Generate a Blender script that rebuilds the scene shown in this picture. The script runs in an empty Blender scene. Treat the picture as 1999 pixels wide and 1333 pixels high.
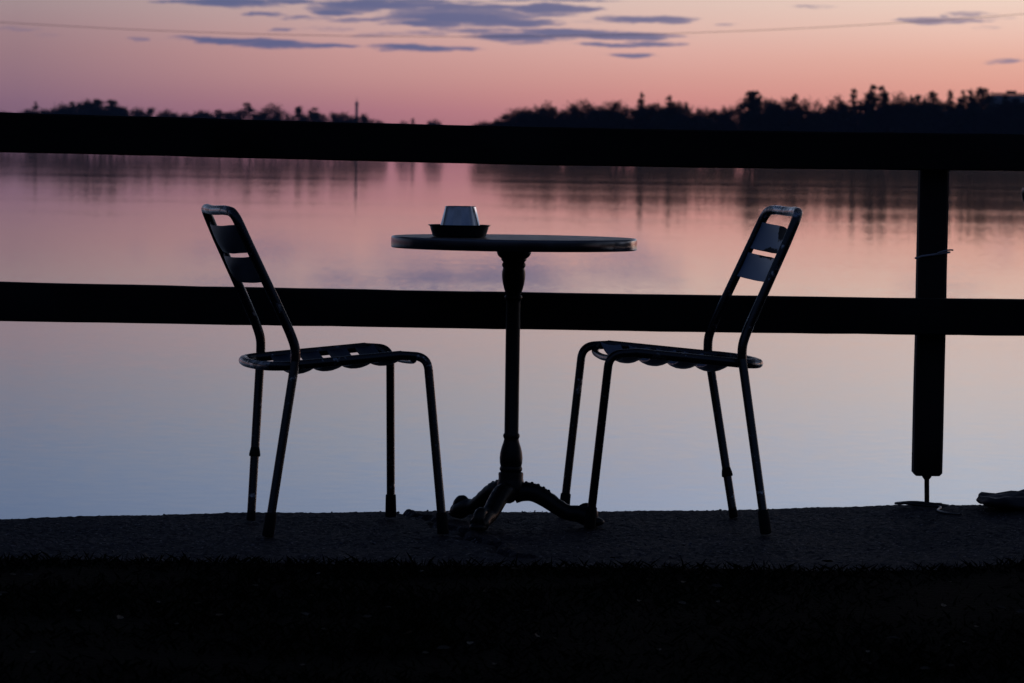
import bpy, bmesh, math, random
import numpy as np
from mathutils import Vector, Matrix, noise as mnoise

sc = bpy.context.scene
R = math.radians

# ------------------------------------------------------------------ camera
EYE = 0.971
FPX = 135.0 / 36.0 * 1999.0            # focal length in photo pixels
CX, CY = 999.5, 666.5
PITCH = math.atan((CY - 293.0) / FPX)
ROLL = R(0.8)
cam_d = bpy.data.cameras.new('camera')
cam_d.lens = 135.0
cam_d.sensor_width = 36.0
cam_d.clip_start = 0.1
cam_d.clip_end = 30000.0
cam_d.dof.use_dof = True
cam_d.dof.focus_distance = 9.85
cam_d.dof.aperture_fstop = 14.0
cam = bpy.data.objects.new('camera', cam_d)
CAMR = Matrix.Rotation(R(90) - PITCH, 3, 'X') @ Matrix.Rotation(ROLL, 3, 'Z')
cam.matrix_world = Matrix.Translation((0, 0, EYE)) @ CAMR.to_4x4()
sc.collection.objects.link(cam)
sc.camera = cam


def ray(px, py):
    """direction of the sight line through a photo pixel"""
    return (CAMR @ Vector((px - CX, CY - py, -FPX))).normalized()


def at_y(px, py, Y):
    d = ray(px, py)
    return Vector((0, 0, EYE)) + d * (Y / d.y)


def at_z(px, py, z=0.0):
    d = ray(px, py)
    return Vector((0, 0, EYE)) + d * ((z - EYE) / d.z)


def az_el(px, py):
    d = ray(px, py)
    return math.atan2(d.x, d.y), math.asin(d.z)


# ------------------------------------------------------------------ view, world
sc.view_settings.view_transform = 'Standard'
sc.view_settings.look = 'None'
sc.view_settings.exposure = 0.0
sc.view_settings.gamma = 1.0
sc.render.engine = 'CYCLES'
sc.cycles.use_denoising = True
sc.cycles.max_bounces = 8
sc.cycles.transparent_max_bounces = 12


def s2l(c):
    c = c / 255.0
    return c / 12.92 if c <= 0.04045 else ((c + 0.055) / 1.055) ** 2.4


def lin(r, g, b, k=1.0):
    return (s2l(r) * k, s2l(g) * k, s2l(b) * k, 1.0)


class NT:
    def __init__(self, nt):
        self.nt = nt
        nt.nodes.clear()

    def n(self, typ, ins=None, **kw):
        nd = self.nt.nodes.new(typ)
        for k, v in kw.items():
            setattr(nd, k, v)
        for k, v in (ins or {}).items():
            self.set(nd, k, v)
        return nd

    def set(self, nd, k, v):
        s = nd.inputs[k]
        if isinstance(v, bpy.types.NodeSocket):
            self.nt.links.new(v, s)
        elif isinstance(v, bpy.types.Node):
            self.nt.links.new(v.outputs[0], s)
        else:
            s.default_value = v

    def m(self, op, a, b=None, c=None, clamp=False):
        nd = self.nt.nodes.new('ShaderNodeMath')
        nd.operation = op
        nd.use_clamp = clamp
        for i, v in enumerate((a, b, c)):
            if v is not None:
                self.set(nd, i, v)
        return nd.outputs[0]

    def vm(self, op, a, b=None, c=None):
        nd = self.nt.nodes.new('ShaderNodeVectorMath')
        nd.operation = op
        for i, v in enumerate((a, b, c)):
            if v is not None:
                self.set(nd, i, v)
        return nd

    def mix(self, f, a, b, mode='MIX'):
        nd = self.nt.nodes.new('ShaderNodeMix')
        nd.data_type = 'RGBA'
        nd.blend_type = mode
        self.set(nd, 0, f)
        self.set(nd, 6, a)
        self.set(nd, 7, b)
        return nd.outputs[2]

    def smooth(self, v, lo, hi):
        nd = self.nt.nodes.new('ShaderNodeMapRange')
        nd.interpolation_type = 'SMOOTHSTEP'
        self.set(nd, 0, v)
        self.set(nd, 1, lo)
        self.set(nd, 2, hi)
        return nd.outputs[0]

    def ramp(self, f, stops, interp='LINEAR'):
        nd = self.nt.nodes.new('ShaderNodeValToRGB')
        el = nd.color_ramp.elements
        nd.color_ramp.interpolation = interp
        while len(el) < len(stops):
            el.new(0.5)
        for e, (p, c) in zip(el, stops):
            e.position = p
        for e, (p, c) in zip(el, stops):
            e.color = c
        self.set(nd, 0, f)
        return nd.outputs[0]


def fres(el):
    c = math.sin(max(el, 1e-4))
    n = 1.33
    g = math.sqrt(n * n - 1 + c * c)
    a = ((g - c) / (g + c)) ** 2
    b = ((c * (g + c) - 1) / (c * (g - c) + 1)) ** 2
    return 0.5 * a * (1 + b)


world = bpy.data.worlds.new('World')
sc.world = world
world.use_nodes = True
W = NT(world.node_tree)
tc = W.n('ShaderNodeTexCoord')
sep = W.n('ShaderNodeSeparateXYZ', {0: tc.outputs['Generated']})
az = W.m('ARCTAN2', sep.outputs[0], sep.outputs[1])
el = W.m('ARCSINE', sep.outputs[2])
elc = W.m('MAXIMUM', el, 0.0)
rpos = W.m('SQRT', W.m('DIVIDE', elc, math.pi / 2))      # ramp position

# afterglow colours measured as elevation in photo pixels above the horizon; True = seen mirrored in the lake
COLS = [
    (30, 264, [(0, (134, 101, 126)), (64, (138, 106, 127)), (114, (146, 114, 128)), (164, (152, 121, 130)), (204, (156, 127, 134)), (260, (160, 139, 143)),
               (386, (140, 125, 135), 1), (456, (128, 124, 136), 1), (536, (118, 122, 140), 1), (636, (106, 118, 142), 1), (736, (97, 113, 142), 1)]),
    (670, 273, [(0, (174, 112, 132)), (58, (178, 122, 135)), (85, (183, 130, 136)), (123, (192, 142, 142)), (168, (198, 150, 148)), (262, (196, 168, 166)),
                (397, (162, 147, 152), 1), (487, (148, 145, 153), 1), (577, (137, 142, 156), 1), (727, (120, 133, 158), 1)]),
    (1300, 282, [(0, (206, 130, 138)), (60, (209, 140, 140)), (92, (213, 147, 142)), (132, (215, 158, 150)), (182, (220, 172, 163)), (232, (220, 184, 174)), (277, (219, 191, 181)),
                 (388, (186, 167, 165), 1), (478, (175, 166, 168), 1), (568, (164, 163, 173), 1), (628, (155, 159, 175), 1), (720, (146, 157, 180), 1)]),
    (1900, 291, [(0, (220, 138, 136)), (70, (222, 150, 140)), (119, (224, 160, 147)), (169, (227, 173, 158)), (219, (232, 190, 176)), (285, (234, 207, 193)),
                 (360, (208, 185, 178), 1), (460, (196, 184, 182), 1), (540, (186, 182, 186), 1), (610, (177, 179, 189), 1), (700, (167, 176, 193), 1)]),
]
SKY_GAIN = 1.05        # makes up for the haze in front of the low sky
outs = []
for x, h, st in COLS:
    stops = []
    for s in st:
        e = (s[0] + (0 if s[0] == 0 else (-15 if len(s) > 2 else 15))) / FPX
        k = 1.0 / fres(e) if len(s) > 2 else SKY_GAIN
        stops.append((math.sqrt(e / (math.pi / 2)), lin(*s[1], k)))
    last = stops[-1][1]
    # higher up the dusk sky falls off to a deep blue
    for deg, f, col in ((8.5, 0.72, (0.55, 0.66, 0.95)), (13, 0.36, (0.26, 0.42, 0.85)), (22, 0.14, (0.10, 0.19, 0.50)), (45, 0.05, (0.030, 0.055, 0.15)), (88, 0.03, (0.02, 0.036, 0.10))):
        c = tuple(last[i] * f * 0.5 + col[i] * 0.5 * (f ** 0.4) * 0.42 for i in range(3)) + (1.0,)
        stops.append((math.sqrt(R(deg) / (math.pi / 2)), c))
    outs.append(W.ramp(rpos, stops))


def xaz(px):
    return math.atan((px - CX) / FPX)


colr = outs[0]
for i in range(3):
    f = W.n('ShaderNodeMapRange', {0: az, 1: xaz(COLS[i][0]), 2: xaz(COLS[i + 1][0])}).outputs[0]
    colr = W.mix(f, colr, outs[i + 1])

# thin dusk cloud streaks: (px, py, half length, half height, strength)
STREAKS = [
    (445, 5, 105, 11, 1.0), (380, 3, 60, 6, .9), (560, 2, 70, 5, .8), (505, 28, 32, 4, .7), (548, 57, 28, 4, .6), (265, 75, 26, 4, .45), (30, 58, 60, 4, .35), (100, 68, 40, 4, .2),
    (740, 10, 140, 12, .95), (655, 24, 50, 7, .95), (700, 40, 70, 5, .6), (870, 12, 90, 9, .9), (905, 36, 160, 15, 1.0), (830, 46, 80, 9, .95), (1010, 44, 85, 9, 1.0), (760, 40, 80, 6, .5),
    (960, 12, 60, 7, .9), (1065, 17, 95, 10, 1.0), (1130, 20, 55, 6, .9), (1080, 0, 120, 4, .7), (1262, 38, 100, 8, .95),
    (1010, 72, 110, 9, 1.0), (1110, 64, 110, 8, 1.0), (1215, 69, 115, 9, 1.0), (1175, 87, 60, 5, .95), (1262, 86, 75, 6, .9), (1235, 108, 52, 5, .9),
    (430, 78, 100, 7, 1.0), (540, 86, 90, 9, 1.0), (635, 89, 65, 5, .9), (815, 94, 95, 8, 1.0), (900, 96, 55, 4, .7), (1040, 82, 60, 5, .4),
    (590, 34, 60, 5, .55), (640, 56, 50, 4, .35), (800, 66, 110, 5, .35), (930, 60, 90, 6, .7), (720, 70, 60, 3, .25), (1150, 44, 60, 4, .3), (900, 22, 120, 9, .8), (700, 16, 100, 9, .8), (1010, 28, 120, 7, .75), (790, 0, 160, 6, .8), (1310, 44, 50, 5, .8),
    (1430, 47, 22, 4, .35), (1600, 14, 50, 5, .35), (1800, 41, 60, 6, .7), (1870, 40, 75, 6, .75), (1890, 27, 45, 5, .6), (1845, 34, 14, 7, .5), (1960, 36, 40, 4, .3), (1960, 120, 52, 6, .65), (1930, 53, 30, 4, .2),
]
aev = W.n('ShaderNodeCombineXYZ', {0: az, 1: el, 2: 0.0}).outputs[0]
warp_in = W.vm('MULTIPLY', aev, (1.0, 5.0, 1.0)).outputs[0]
wn = W.n('ShaderNodeTexNoise', {'Vector': warp_in, 'Scale': 55.0, 'Detail': 6.0, 'Roughness': 0.68})
wc = W.vm('SUBTRACT', wn.outputs['Color'], (0.5, 0.5, 0.5)).outputs[0]
wv = W.vm('MULTIPLY', wc, (0.022, 0.0030, 0.0)).outputs[0]
wpos = W.vm('ADD', aev, wv).outputs[0]
best = None
for (px, py, rx, ry, st) in STREAKS:
    a, e = az_el(px, py)
    sx, sy = FPX / rx, FPX / ry
    l = W.vm('LENGTH', W.vm('MULTIPLY_ADD', wpos, (sx, sy, 0.0), (-a * sx, -e * sy, 0.0)).outputs[0]).outputs[1]
    f = W.m('MULTIPLY', W.n('ShaderNodeMapRange', {0: l, 1: 1.35, 2: 0.45}, interpolation_type='SMOOTHSTEP').outputs[0], st)
    best = f if best is None else W.m('MAXIMUM', best, f)
fn = W.n('ShaderNodeTexNoise', {'Vector': W.vm('MULTIPLY', aev, (1.0, 7.0, 1.0)).outputs[0], 'Scale': 110.0, 'Detail': 6.0, 'Roughness': 0.65})
cl_f = W.m('MULTIPLY', W.smooth(W.m('ADD', best, W.m('MULTIPLY_ADD', fn.outputs[0], 2.4, -1.1)), 0.0, 0.85), W.m('MULTIPLY', W.smooth(best, 0.0, 0.35), W.m('MULTIPLY_ADD', best, 0.45, 0.55)))
cl_f = W.m('MULTIPLY', cl_f, W.n('ShaderNodeMapRange', {0: az, 1: xaz(100), 2: xaz(700), 3: 0.8, 4: 0.97}).outputs[0])
cl_c = W.mix(W.n('ShaderNodeMapRange', {0: az, 1: xaz(300), 2: xaz(1800)}).outputs[0], lin(66, 88, 136), lin(126, 122, 150))
# wispier streaks higher up (outside the picture, seen only in reflections)
hn = W.n('ShaderNodeTexNoise', {'Vector': W.vm('MULTIPLY', aev, (1.0, 6.0, 1.0)).outputs[0], 'Scale': 9.0, 'Detail': 5.0, 'Roughness': 0.55})
hm = W.m('MULTIPLY', W.m('MULTIPLY', W.smooth(hn.outputs[0], 0.52, 0.72), W.smooth(el, R(6.5), R(11))), 0.35)
colr = W.mix(cl_f, colr, cl_c)
colr = W.mix(hm, colr, lin(70, 80, 115))

# the glow is centred to the right and dies away round the compass
daz = W.m('ABSOLUTE', W.m('SUBTRACT', az, R(16)))
side = W.m('SUBTRACT', 1.0, W.smooth(daz, R(22), R(105)))
hi = W.ramp(rpos, [(0.0, (0.004, 0.005, 0.009, 1)), (0.33, (0.005, 0.007, 0.014, 1)), (0.5, (0.032, 0.050, 0.105, 1)), (1.0, (0.012, 0.024, 0.066, 1))])
colr = W.mix(side, hi, colr)
sky = W.n('ShaderNodeTexSky', sky_type='NISHITA', sun_disc=False)
sky.sun_elevation = R(0.0)
sky.sun_rotation = R(16.0)
sky.altitude = 20.0
bg1 = W.n('ShaderNodeBackground', {0: colr, 1: 1.0})
bg2 = W.n('ShaderNodeBackground', {0: sky.outputs[0], 1: 0.004})
addw = W.n('ShaderNodeAddShader', {0: bg1.outputs[0], 1: bg2.outputs[0]})
W.n('ShaderNodeOutputWorld', {0: addw.outputs[0]})
world.cycles.sampling_method = 'MANUAL'
world.cycles.sample_map_resolution = 2048

# ------------------------------------------------------------------ sun (weak lamp added for warm rim light; no direct sunlight left)
sd = bpy.data.lights.new('rim_lamp', 'SUN')
sd.energy = 0.03
sd.angle = R(10)
sd.color = (1.0, 0.62, 0.45)
so = bpy.data.objects.new('rim_lamp', sd)
rim_dir = Vector((math.sin(R(32)) * math.cos(R(3)), math.cos(R(32)) * math.cos(R(3)), math.sin(R(3))))
so.rotation_euler = rim_dir.to_track_quat('Z', 'Y').to_euler()
so.location = (6, 10, 5)
sc.collection.objects.link(so)


# ------------------------------------------------------------------ helpers
def link(o, parent=None):
    sc.collection.objects.link(o)
    if parent is not None:
        o.parent = parent
    return o


def tag(o, label=None, cat=None, group=None, kind=None):
    if label:
        o['label'] = label
    if cat:
        o['category'] = cat
    if group:
        o['group'] = group
    if kind:
        o['kind'] = kind
    return o


def empty(name, loc, rz=0.0):
    o = bpy.data.objects.new(name, None)
    o.location = loc
    o.rotation_euler = (0, 0, rz)
    o.empty_display_size = 0.1
    return link(o)


def obj(name, bm, mat, parent=None, smooth=True, angle=40):
    me = bpy.data.meshes.new(name)
    bmesh.ops.recalc_face_normals(bm, faces=bm.faces)
    bm.to_mesh(me)
    bm.free()
    me.materials.append(mat)
    if smooth:
        me.shade_smooth()
        me.set_sharp_from_angle(angle=R(angle))
    return link(bpy.data.objects.new(name, me), parent)


def catmull(pts, sub=6):
    P = [Vector(p) for p in pts]
    P = [P[0] * 2 - P[1]] + P + [P[-1] * 2 - P[-2]]
    out = []
    for i in range(1, len(P) - 2):
        p0, p1, p2, p3 = P[i - 1:i + 3]
        for k in range(sub):
            t = k / sub
            out.append(0.5 * ((2 * p1) + (-p0 + p2) * t + (2 * p0 - 5 * p1 + 4 * p2 - p3) * t * t + (-p0 + 3 * p1 - 3 * p2 + p3) * t ** 3))
    out.append(P[-2])
    return out


def fillet(pts, rads, seg=7):
    """polyline with rounded corners"""
    P = [Vector(p) for p in pts]
    out = [P[0]]
    for i in range(1, len(P) - 1):
        r = rads[i - 1]
        a, b, c = P[i - 1], P[i], P[i + 1]
        u, v = (a - b), (c - b)
        d = min(r, u.length * 0.49, v.length * 0.49)
        if d < 1e-5:
            out.append(b)
            continue
        p, q = b + u.normalized() * d, b + v.normalized() * d
        for k in range(seg + 1):
            t = k / seg
            out.append(p * (1 - t) ** 2 + b * 2 * t * (1 - t) + q * t * t)
    out.append(P[-1])
    return out


def tube(bm, pts, rad, seg=12, caps=True, closed=False):
    P = [Vector(p) for p in pts]
    n = len(P)
    rads = rad if hasattr(rad, '__len__') else [rad] * n
    rings = []
    up = None
    for i in range(n):
        if closed:
            t = (P[(i + 1) % n] - P[i - 1]).normalized()
        else:
            t = (P[min(i + 1, n - 1)] - P[max(i - 1, 0)]).normalized()
        if up is None:
            up = Vector((0, 0, 1)) if abs(t.z) < 0.9 else Vector((0, 1, 0))
        s = t.cross(up).normalized()
        up = s.cross(t).normalized()
        rings.append([bm.verts.new(P[i] + (s * math.cos(a) + up * math.sin(a)) * rads[i])
                      for a in (2 * math.pi * k / seg for k in range(seg))])
    m = n if closed else n - 1
    for i in range(m):
        a, b = rings[i], rings[(i + 1) % n]
        for k in range(seg):
            bm.faces.new((a[k], a[(k + 1) % seg], b[(k + 1) % seg], b[k]))
    if caps and not closed:
        bm.faces.new(rings[0][::-1])
        bm.faces.new(rings[-1])
    return bm


def lathe(bm, prof, seg=40, center=(0, 0)):
    rings = []
    for r, z in prof:
        if r < 1e-5:
            rings.append([bm.verts.new((center[0], center[1], z))])
        else:
            rings.append([bm.verts.new((center[0] + r * math.cos(2 * math.pi * k / seg), center[1] + r * math.sin(2 * math.pi * k / seg), z)) for k in range(seg)])
    for a, b in zip(rings[:-1], rings[1:]):
        for k in range(seg):
            q = (k + 1) % seg
            if len(a) == 1 and len(b) == 1:
                continue
            if len(a) == 1:
                bm.faces.new((a[0], b[k], b[q]))
            elif len(b) == 1:
                bm.faces.new((a[k], a[q], b[0]))
            else:
                bm.faces.new((a[k], a[q], b[q], b[k]))
    return bm


def rect_sweep(bm, pts, halfs, bev=0.006, jitter=0.0, rng=None):
    """bevelled rectangular beam along points; halfs: list of (half depth in y, half height)"""
    rings = []
    for p, (hy, hz) in zip(pts, halfs):
        c = []
        for sy, sz in ((1, 1), (-1, 1), (-1, -1), (1, -1)):
            a = Vector((0, sy * hy, sz * (hz - bev)))
            b = Vector((0, sy * (hy - bev), sz * hz))
            c += [a, b] if sy * sz > 0 else [b, a]
        rings.append([bm.verts.new(p + v + (Vector((0, rng.uniform(-1, 1), rng.uniform(-1, 1))) * jitter if rng else Vector())) for v in c])
    for a, b in zip(rings[:-1], rings[1:]):
        for k in range(8):
            q = (k + 1) % 8
            bm.faces.new((a[k], a[q], b[q], b[k]))
    bm.faces.new(rings[0][::-1])
    bm.faces.new(rings[-1])
    return bm


def box(bm, c, s, rot=None, bev=0.0):
    r = bmesh.ops.create_cube(bm, size=1.0)
    vs = r['verts']
    for v in vs:
        v.co = Vector((v.co.x * s[0], v.co.y * s[1], v.co.z * s[2]))
    if bev:
        es = list({e for v in vs for e in v.link_edges})
        g = bmesh.ops.bevel(bm, geom=es, offset=bev, segments=2, affect='EDGES', profile=0.7)
        vs = list({v for f in g['faces'] for v in f.verts} | {v for v in vs if v.is_valid})
    for v in vs:
        v.co = (rot @ v.co if rot else v.co) + Vector(c)
    return bm


# ------------------------------------------------------------------ materials
def new_mat(name):
    m = bpy.data.materials.new(name)
    m.use_nodes = True
    return m, NT(m.node_tree)


def pmat(name, build):
    m, N = new_mat(name)
    p = N.n('ShaderNodeBsdfPrincipled')
    N.n('ShaderNodeOutputMaterial', {0: p.outputs[0]})
    build(N, p)
    return m


def painted(base, worn, rough, amount=0.62, scale=24.0, metal=0.0, spec=0.5, coat=0.0, bump=0.15):
    def b(N, p):
        t = N.n('ShaderNodeTexCoord')
        n1 = N.n('ShaderNodeTexNoise', {'Vector': t.outputs['Object'], 'Scale': scale, 'Detail': 6.0, 'Roughness': 0.65})
        n2 = N.n('ShaderNodeTexNoise', {'Vector': t.outputs['Object'], 'Scale': scale * 9, 'Detail': 3.0})
        f = N.smooth(n1.outputs[0], amount, amount + 0.04)
        N.set(p, 'Base Color', N.mix(f, N.mix(n2.outputs[0], tuple(c * .8 for c in base[:3]) + (1,), tuple(c * 1.2 for c in base[:3]) + (1,)), worn))
        N.set(p, 'Roughness', N.m('ADD', N.m('MULTIPLY', n1.outputs[0], 0.25), N.m('MULTIPLY_ADD', f, 0.3, rough - 0.12)))
        N.set(p, 'Metallic', metal)
        N.set(p, 'Specular IOR Level', spec)
        N.set(p, 'Coat Weight', coat)
        bp = N.n('ShaderNodeBump', {'Height': N.m('ADD', N.m('MULTIPLY', n2.outputs[0], 0.2), N.m('MULTIPLY', f, -0.6)), 'Strength': bump, 'Distance': 0.002})
        N.set(p, 'Normal', bp.outputs[0])
    return b


M_TUBE = pmat('chipped_black_tube_paint', painted((0.006, 0.007, 0.010, 1), (0.04, 0.025, 0.02, 1), 0.22, amount=0.66, spec=0.75))


def m_tube(N, p):
    """black paint with chips; top rail and rear loop highlights put in as steel"""
    t = N.n('ShaderNodeTexCoord')
    sp = N.n('ShaderNodeSeparateXYZ', {0: t.outputs['Object']})
    n1 = N.n('ShaderNodeTexNoise', {'Vector': t.outputs['Object'], 'Scale': 26.0, 'Detail': 6.0, 'Roughness': 0.65})
    n2 = N.n('ShaderNodeTexNoise', {'Vector': t.outputs['Object'], 'Scale': 190.0, 'Detail': 3.0})
    top_glint = N.smooth(sp.outputs[2], 0.785, 0.822)
    loop = N.m('MULTIPLY', N.smooth(N.m('MULTIPLY', sp.outputs[0], -1.0), 0.205, 0.235), N.m('SUBTRACT', 1.0, N.smooth(sp.outputs[2], 0.45, 0.47)))
    loop = N.m('MULTIPLY', loop, N.smooth(sp.outputs[2], 0.38, 0.40))
    h = N.m('ADD', n1.outputs[0], N.m('MULTIPLY', N.m('MAXIMUM', top_glint, loop), 0.13))  # highlights on top rail and rear loop painted in as bright bare metal
    f = N.smooth(h, 0.60, 0.66)
    f = N.m('MAXIMUM', f, N.m('MULTIPLY', N.smooth(n2.outputs[0], 0.72, 0.76), 0.3))
    N.set(p, 'Base Color', N.mix(f, (0.006, 0.007, 0.010, 1), (0.42, 0.43, 0.45, 1)))
    N.set(p, 'Metallic', f)
    N.set(p, 'Roughness', N.m('MULTIPLY_ADD', n2.outputs[0], 0.2, 0.16))
    N.set(p, 'Specular IOR Level', 0.75)
    N.set(p, 'Normal', N.n('ShaderNodeBump', {'Height': N.m('ADD', N.m('MULTIPLY', f, -1.0), N.m('MULTIPLY', n2.outputs[0], .15)), 'Strength': 0.25, 'Distance': 0.001}).outputs[0])


M_TUBE = pmat('highlit_chipped_tube_paint', m_tube)
M_SLAT = pmat('weathered_blue_slat_paint', painted((0.030, 0.050, 0.085, 1), (0.13, 0.125, 0.12, 1), 0.42, amount=0.70, scale=14.0, spec=0.5, bump=0.5))


def m_peel(N, p):
    """blue paint torn off in a patch at one upper corner of the slats"""
    t = N.n('ShaderNodeTexCoord')
    sp = N.n('ShaderNodeSeparateXYZ', {0: t.outputs['Object']})
    n1 = N.n('ShaderNodeTexNoise', {'Vector': t.outputs['Object'], 'Scale': 38.0, 'Detail': 6.0, 'Roughness': 0.7})
    n2 = N.n('ShaderNodeTexNoise', {'Vector': t.outputs['Object'], 'Scale': 210.0, 'Detail': 3.0})

    def spot(y, z, ry, rz):
        v = N.n('ShaderNodeCombineXYZ', {0: N.m('DIVIDE', N.m('SUBTRACT', sp.outputs[1], y), ry), 1: N.m('DIVIDE', N.m('SUBTRACT', sp.outputs[2], z), rz), 2: 0.0})
        return N.m('SUBTRACT', 1.0, N.vm('LENGTH', v.outputs[0]).outputs[1])
    g = N.m('MAXIMUM', spot(.0, .786, .060, .055), spot(-.03, .707, .12, .016))
    g = N.m('MAXIMUM', g, spot(.075, .74, .03, .06))
    g = N.m('MAXIMUM', g, -0.45)
    h = N.m('ADD', g, N.m('MULTIPLY', N.m('SUBTRACT', n1.outputs[0], 0.5), 1.5))
    f = N.smooth(h, 0.16, 0.20)
    rim = N.m('MULTIPLY', N.smooth(h, 0.05, 0.14), N.m('SUBTRACT', 1.0, f))
    c = N.mix(n2.outputs[0], (0.24, 0.30, 0.42, 1), (0.31, 0.37, 0.48, 1))
    c = N.mix(rim, c, (0.20, 0.20, 0.21, 1))
    c = N.mix(f, c, (0.006, 0.006, 0.007, 1))
    N.set(p, 'Base Color', c)
    N.set(p, 'Roughness', N.m('MULTIPLY_ADD', f, 0.4, 0.33))
    N.set(p, 'Normal', N.n('ShaderNodeBump', {'Height': N.m('ADD', N.m('MULTIPLY', f, -1.0), N.m('MULTIPLY', n2.outputs[0], .15)), 'Strength': 0.7, 'Distance': 0.0015}).outputs[0])


M_SLATP = pmat('peeling_blue_slat_paint', m_peel)
M_RUB = pmat('black_rubber', painted((0.008, 0.008, 0.008, 1), (0.02, 0.018, 0.015, 1), 0.75, amount=0.7, spec=0.3))
M_IRON = pmat('black_cast_iron', painted((0.005, 0.005, 0.006, 1), (0.018, 0.012, 0.009, 1), 0.42, amount=0.68, scale=40, spec=0.35, bump=0.4))


def m_edge(N, p):
    t = N.n('ShaderNodeTexCoord')
    n1 = N.n('ShaderNodeTexNoise', {'Vector': t.outputs['Object'], 'Scale': 18.0, 'Detail': 5.0, 'Roughness': 0.6})
    N.set(p, 'Base Color', N.mix(n1.outputs[0], (0.07, 0.075, 0.09, 1), (0.22, 0.22, 0.24, 1)))
    N.set(p, 'Metallic', 0.9)
    N.set(p, 'Roughness', N.m('MULTIPLY_ADD', n1.outputs[0], 0.25, 0.08))


M_EDGE = pmat('brushed_table_edge_band', m_edge)


def m_top(N, p):
    t = N.n('ShaderNodeTexCoord')
    n1 = N.n('ShaderNodeTexNoise', {'Vector': t.outputs['Object'], 'Scale': 30.0, 'Detail': 8.0, 'Roughness': 0.7})
    N.set(p, 'Base Color', N.mix(n1.outputs[0], (0.006, 0.006, 0.007, 1), (0.020, 0.018, 0.020, 1)))
    N.set(p, 'Roughness', N.m('MULTIPLY_ADD', n1.outputs[0], 0.35, 0.22))


M_TOP = pmat('dark_table_laminate', m_top)


def m_tin(N, p):
    t = N.n('ShaderNodeTexCoord')
    mp = N.n('ShaderNodeMapping', {0: t.outputs['Object'], 3: (1.0, 1.0, 0.12)})
    n1 = N.n('ShaderNodeTexNoise', {'Vector': mp.outputs[0], 'Scale': 60.0, 'Detail': 4.0})
    n2 = N.n('ShaderNodeTexNoise', {'Vector': t.outputs['Object'], 'Scale': 45.0, 'Detail': 5.0})
    N.set(p, 'Base Color', N.mix(n2.outputs[0], (0.38, 0.40, 0.44, 1), (0.72, 0.73, 0.76, 1)))
    N.set(p, 'Metallic', 1.0)
    N.set(p, 'Roughness', N.m('MULTIPLY_ADD', n1.outputs[0], 0.16, 0.06))
    N.set(p, 'Normal', N.n('ShaderNodeBump', {'Height': n1.outputs[0], 'Strength': 0.35, 'Distance': 0.002}).outputs[0])


M_TIN = pmat('scuffed_tin', m_tin)
M_BOWL = pmat('dark_enamel', painted((0.016, 0.016, 0.020, 1), (0.06, 0.05, 0.05, 1), 0.30, amount=0.7, scale=50, spec=0.5))


def m_wood(base):
    def b(N, p):
        t = N.n('ShaderNodeTexCoord')
        mp = N.n('ShaderNodeMapping', {0: t.outputs['Object'], 3: (1.2, 14.0, 14.0)})
        n1 = N.n('ShaderNodeTexNoise', {'Vector': mp.outputs[0], 'Scale': 3.0, 'Detail': 8.0, 'Roughness': 0.65})
        N.set(p, 'Base Color', N.mix(n1.outputs[0], tuple(c * .6 for c in base[:3]) + (1,), tuple(c * 1.5 for c in base[:3]) + (1,)))
        N.set(p, 'Roughness', 0.8)
        N.set(p, 'Specular IOR Level', 0.3)
        N.set(p, 'Normal', N.n('ShaderNodeBump', {'Height': n1.outputs[0], 'Strength': 0.5, 'Distance': 0.003}).outputs[0])
    return b


M_RAIL = pmat('tarred_timber', m_wood((0.010, 0.009, 0.009, 1)))


def m_post(N, p):
    t = N.n('ShaderNodeTexCoord')
    mp = N.n('ShaderNodeMapping', {0: t.outputs['Object'], 3: (18.0, 18.0, 1.2)})
    n1 = N.n('ShaderNodeTexNoise', {'Vector': mp.outputs[0], 'Scale': 3.0, 'Detail': 8.0, 'Roughness': 0.65})
    N.set(p, 'Base Color', N.mix(n1.outputs[0], (0.010, 0.008, 0.008, 1), (0.040, 0.024, 0.018, 1)))
    N.set(p, 'Roughness', 0.75)
    N.set(p, 'Normal', N.n('ShaderNodeBump', {'Height': n1.outputs[0], 'Strength': 0.5, 'Distance': 0.003}).outputs[0])


M_POST = pmat('stained_post_timber', m_post)
M_STEEL = pmat('rusty_steel', painted((0.03, 0.024, 0.022, 1), (0.06, 0.03, 0.02, 1), 0.6, amount=0.5, scale=30, spec=0.4))
M_CORD = pmat('pale_cord', painted((0.42, 0.43, 0.47, 1), (0.25, 0.25, 0.28, 1), 0.6, amount=0.6, scale=60))
M_WIRE = pmat('black_cable_rubber', painted((0.012, 0.012, 0.013, 1), (0.03, 0.03, 0.03, 1), 0.35, amount=0.7, spec=0.6))


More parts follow.
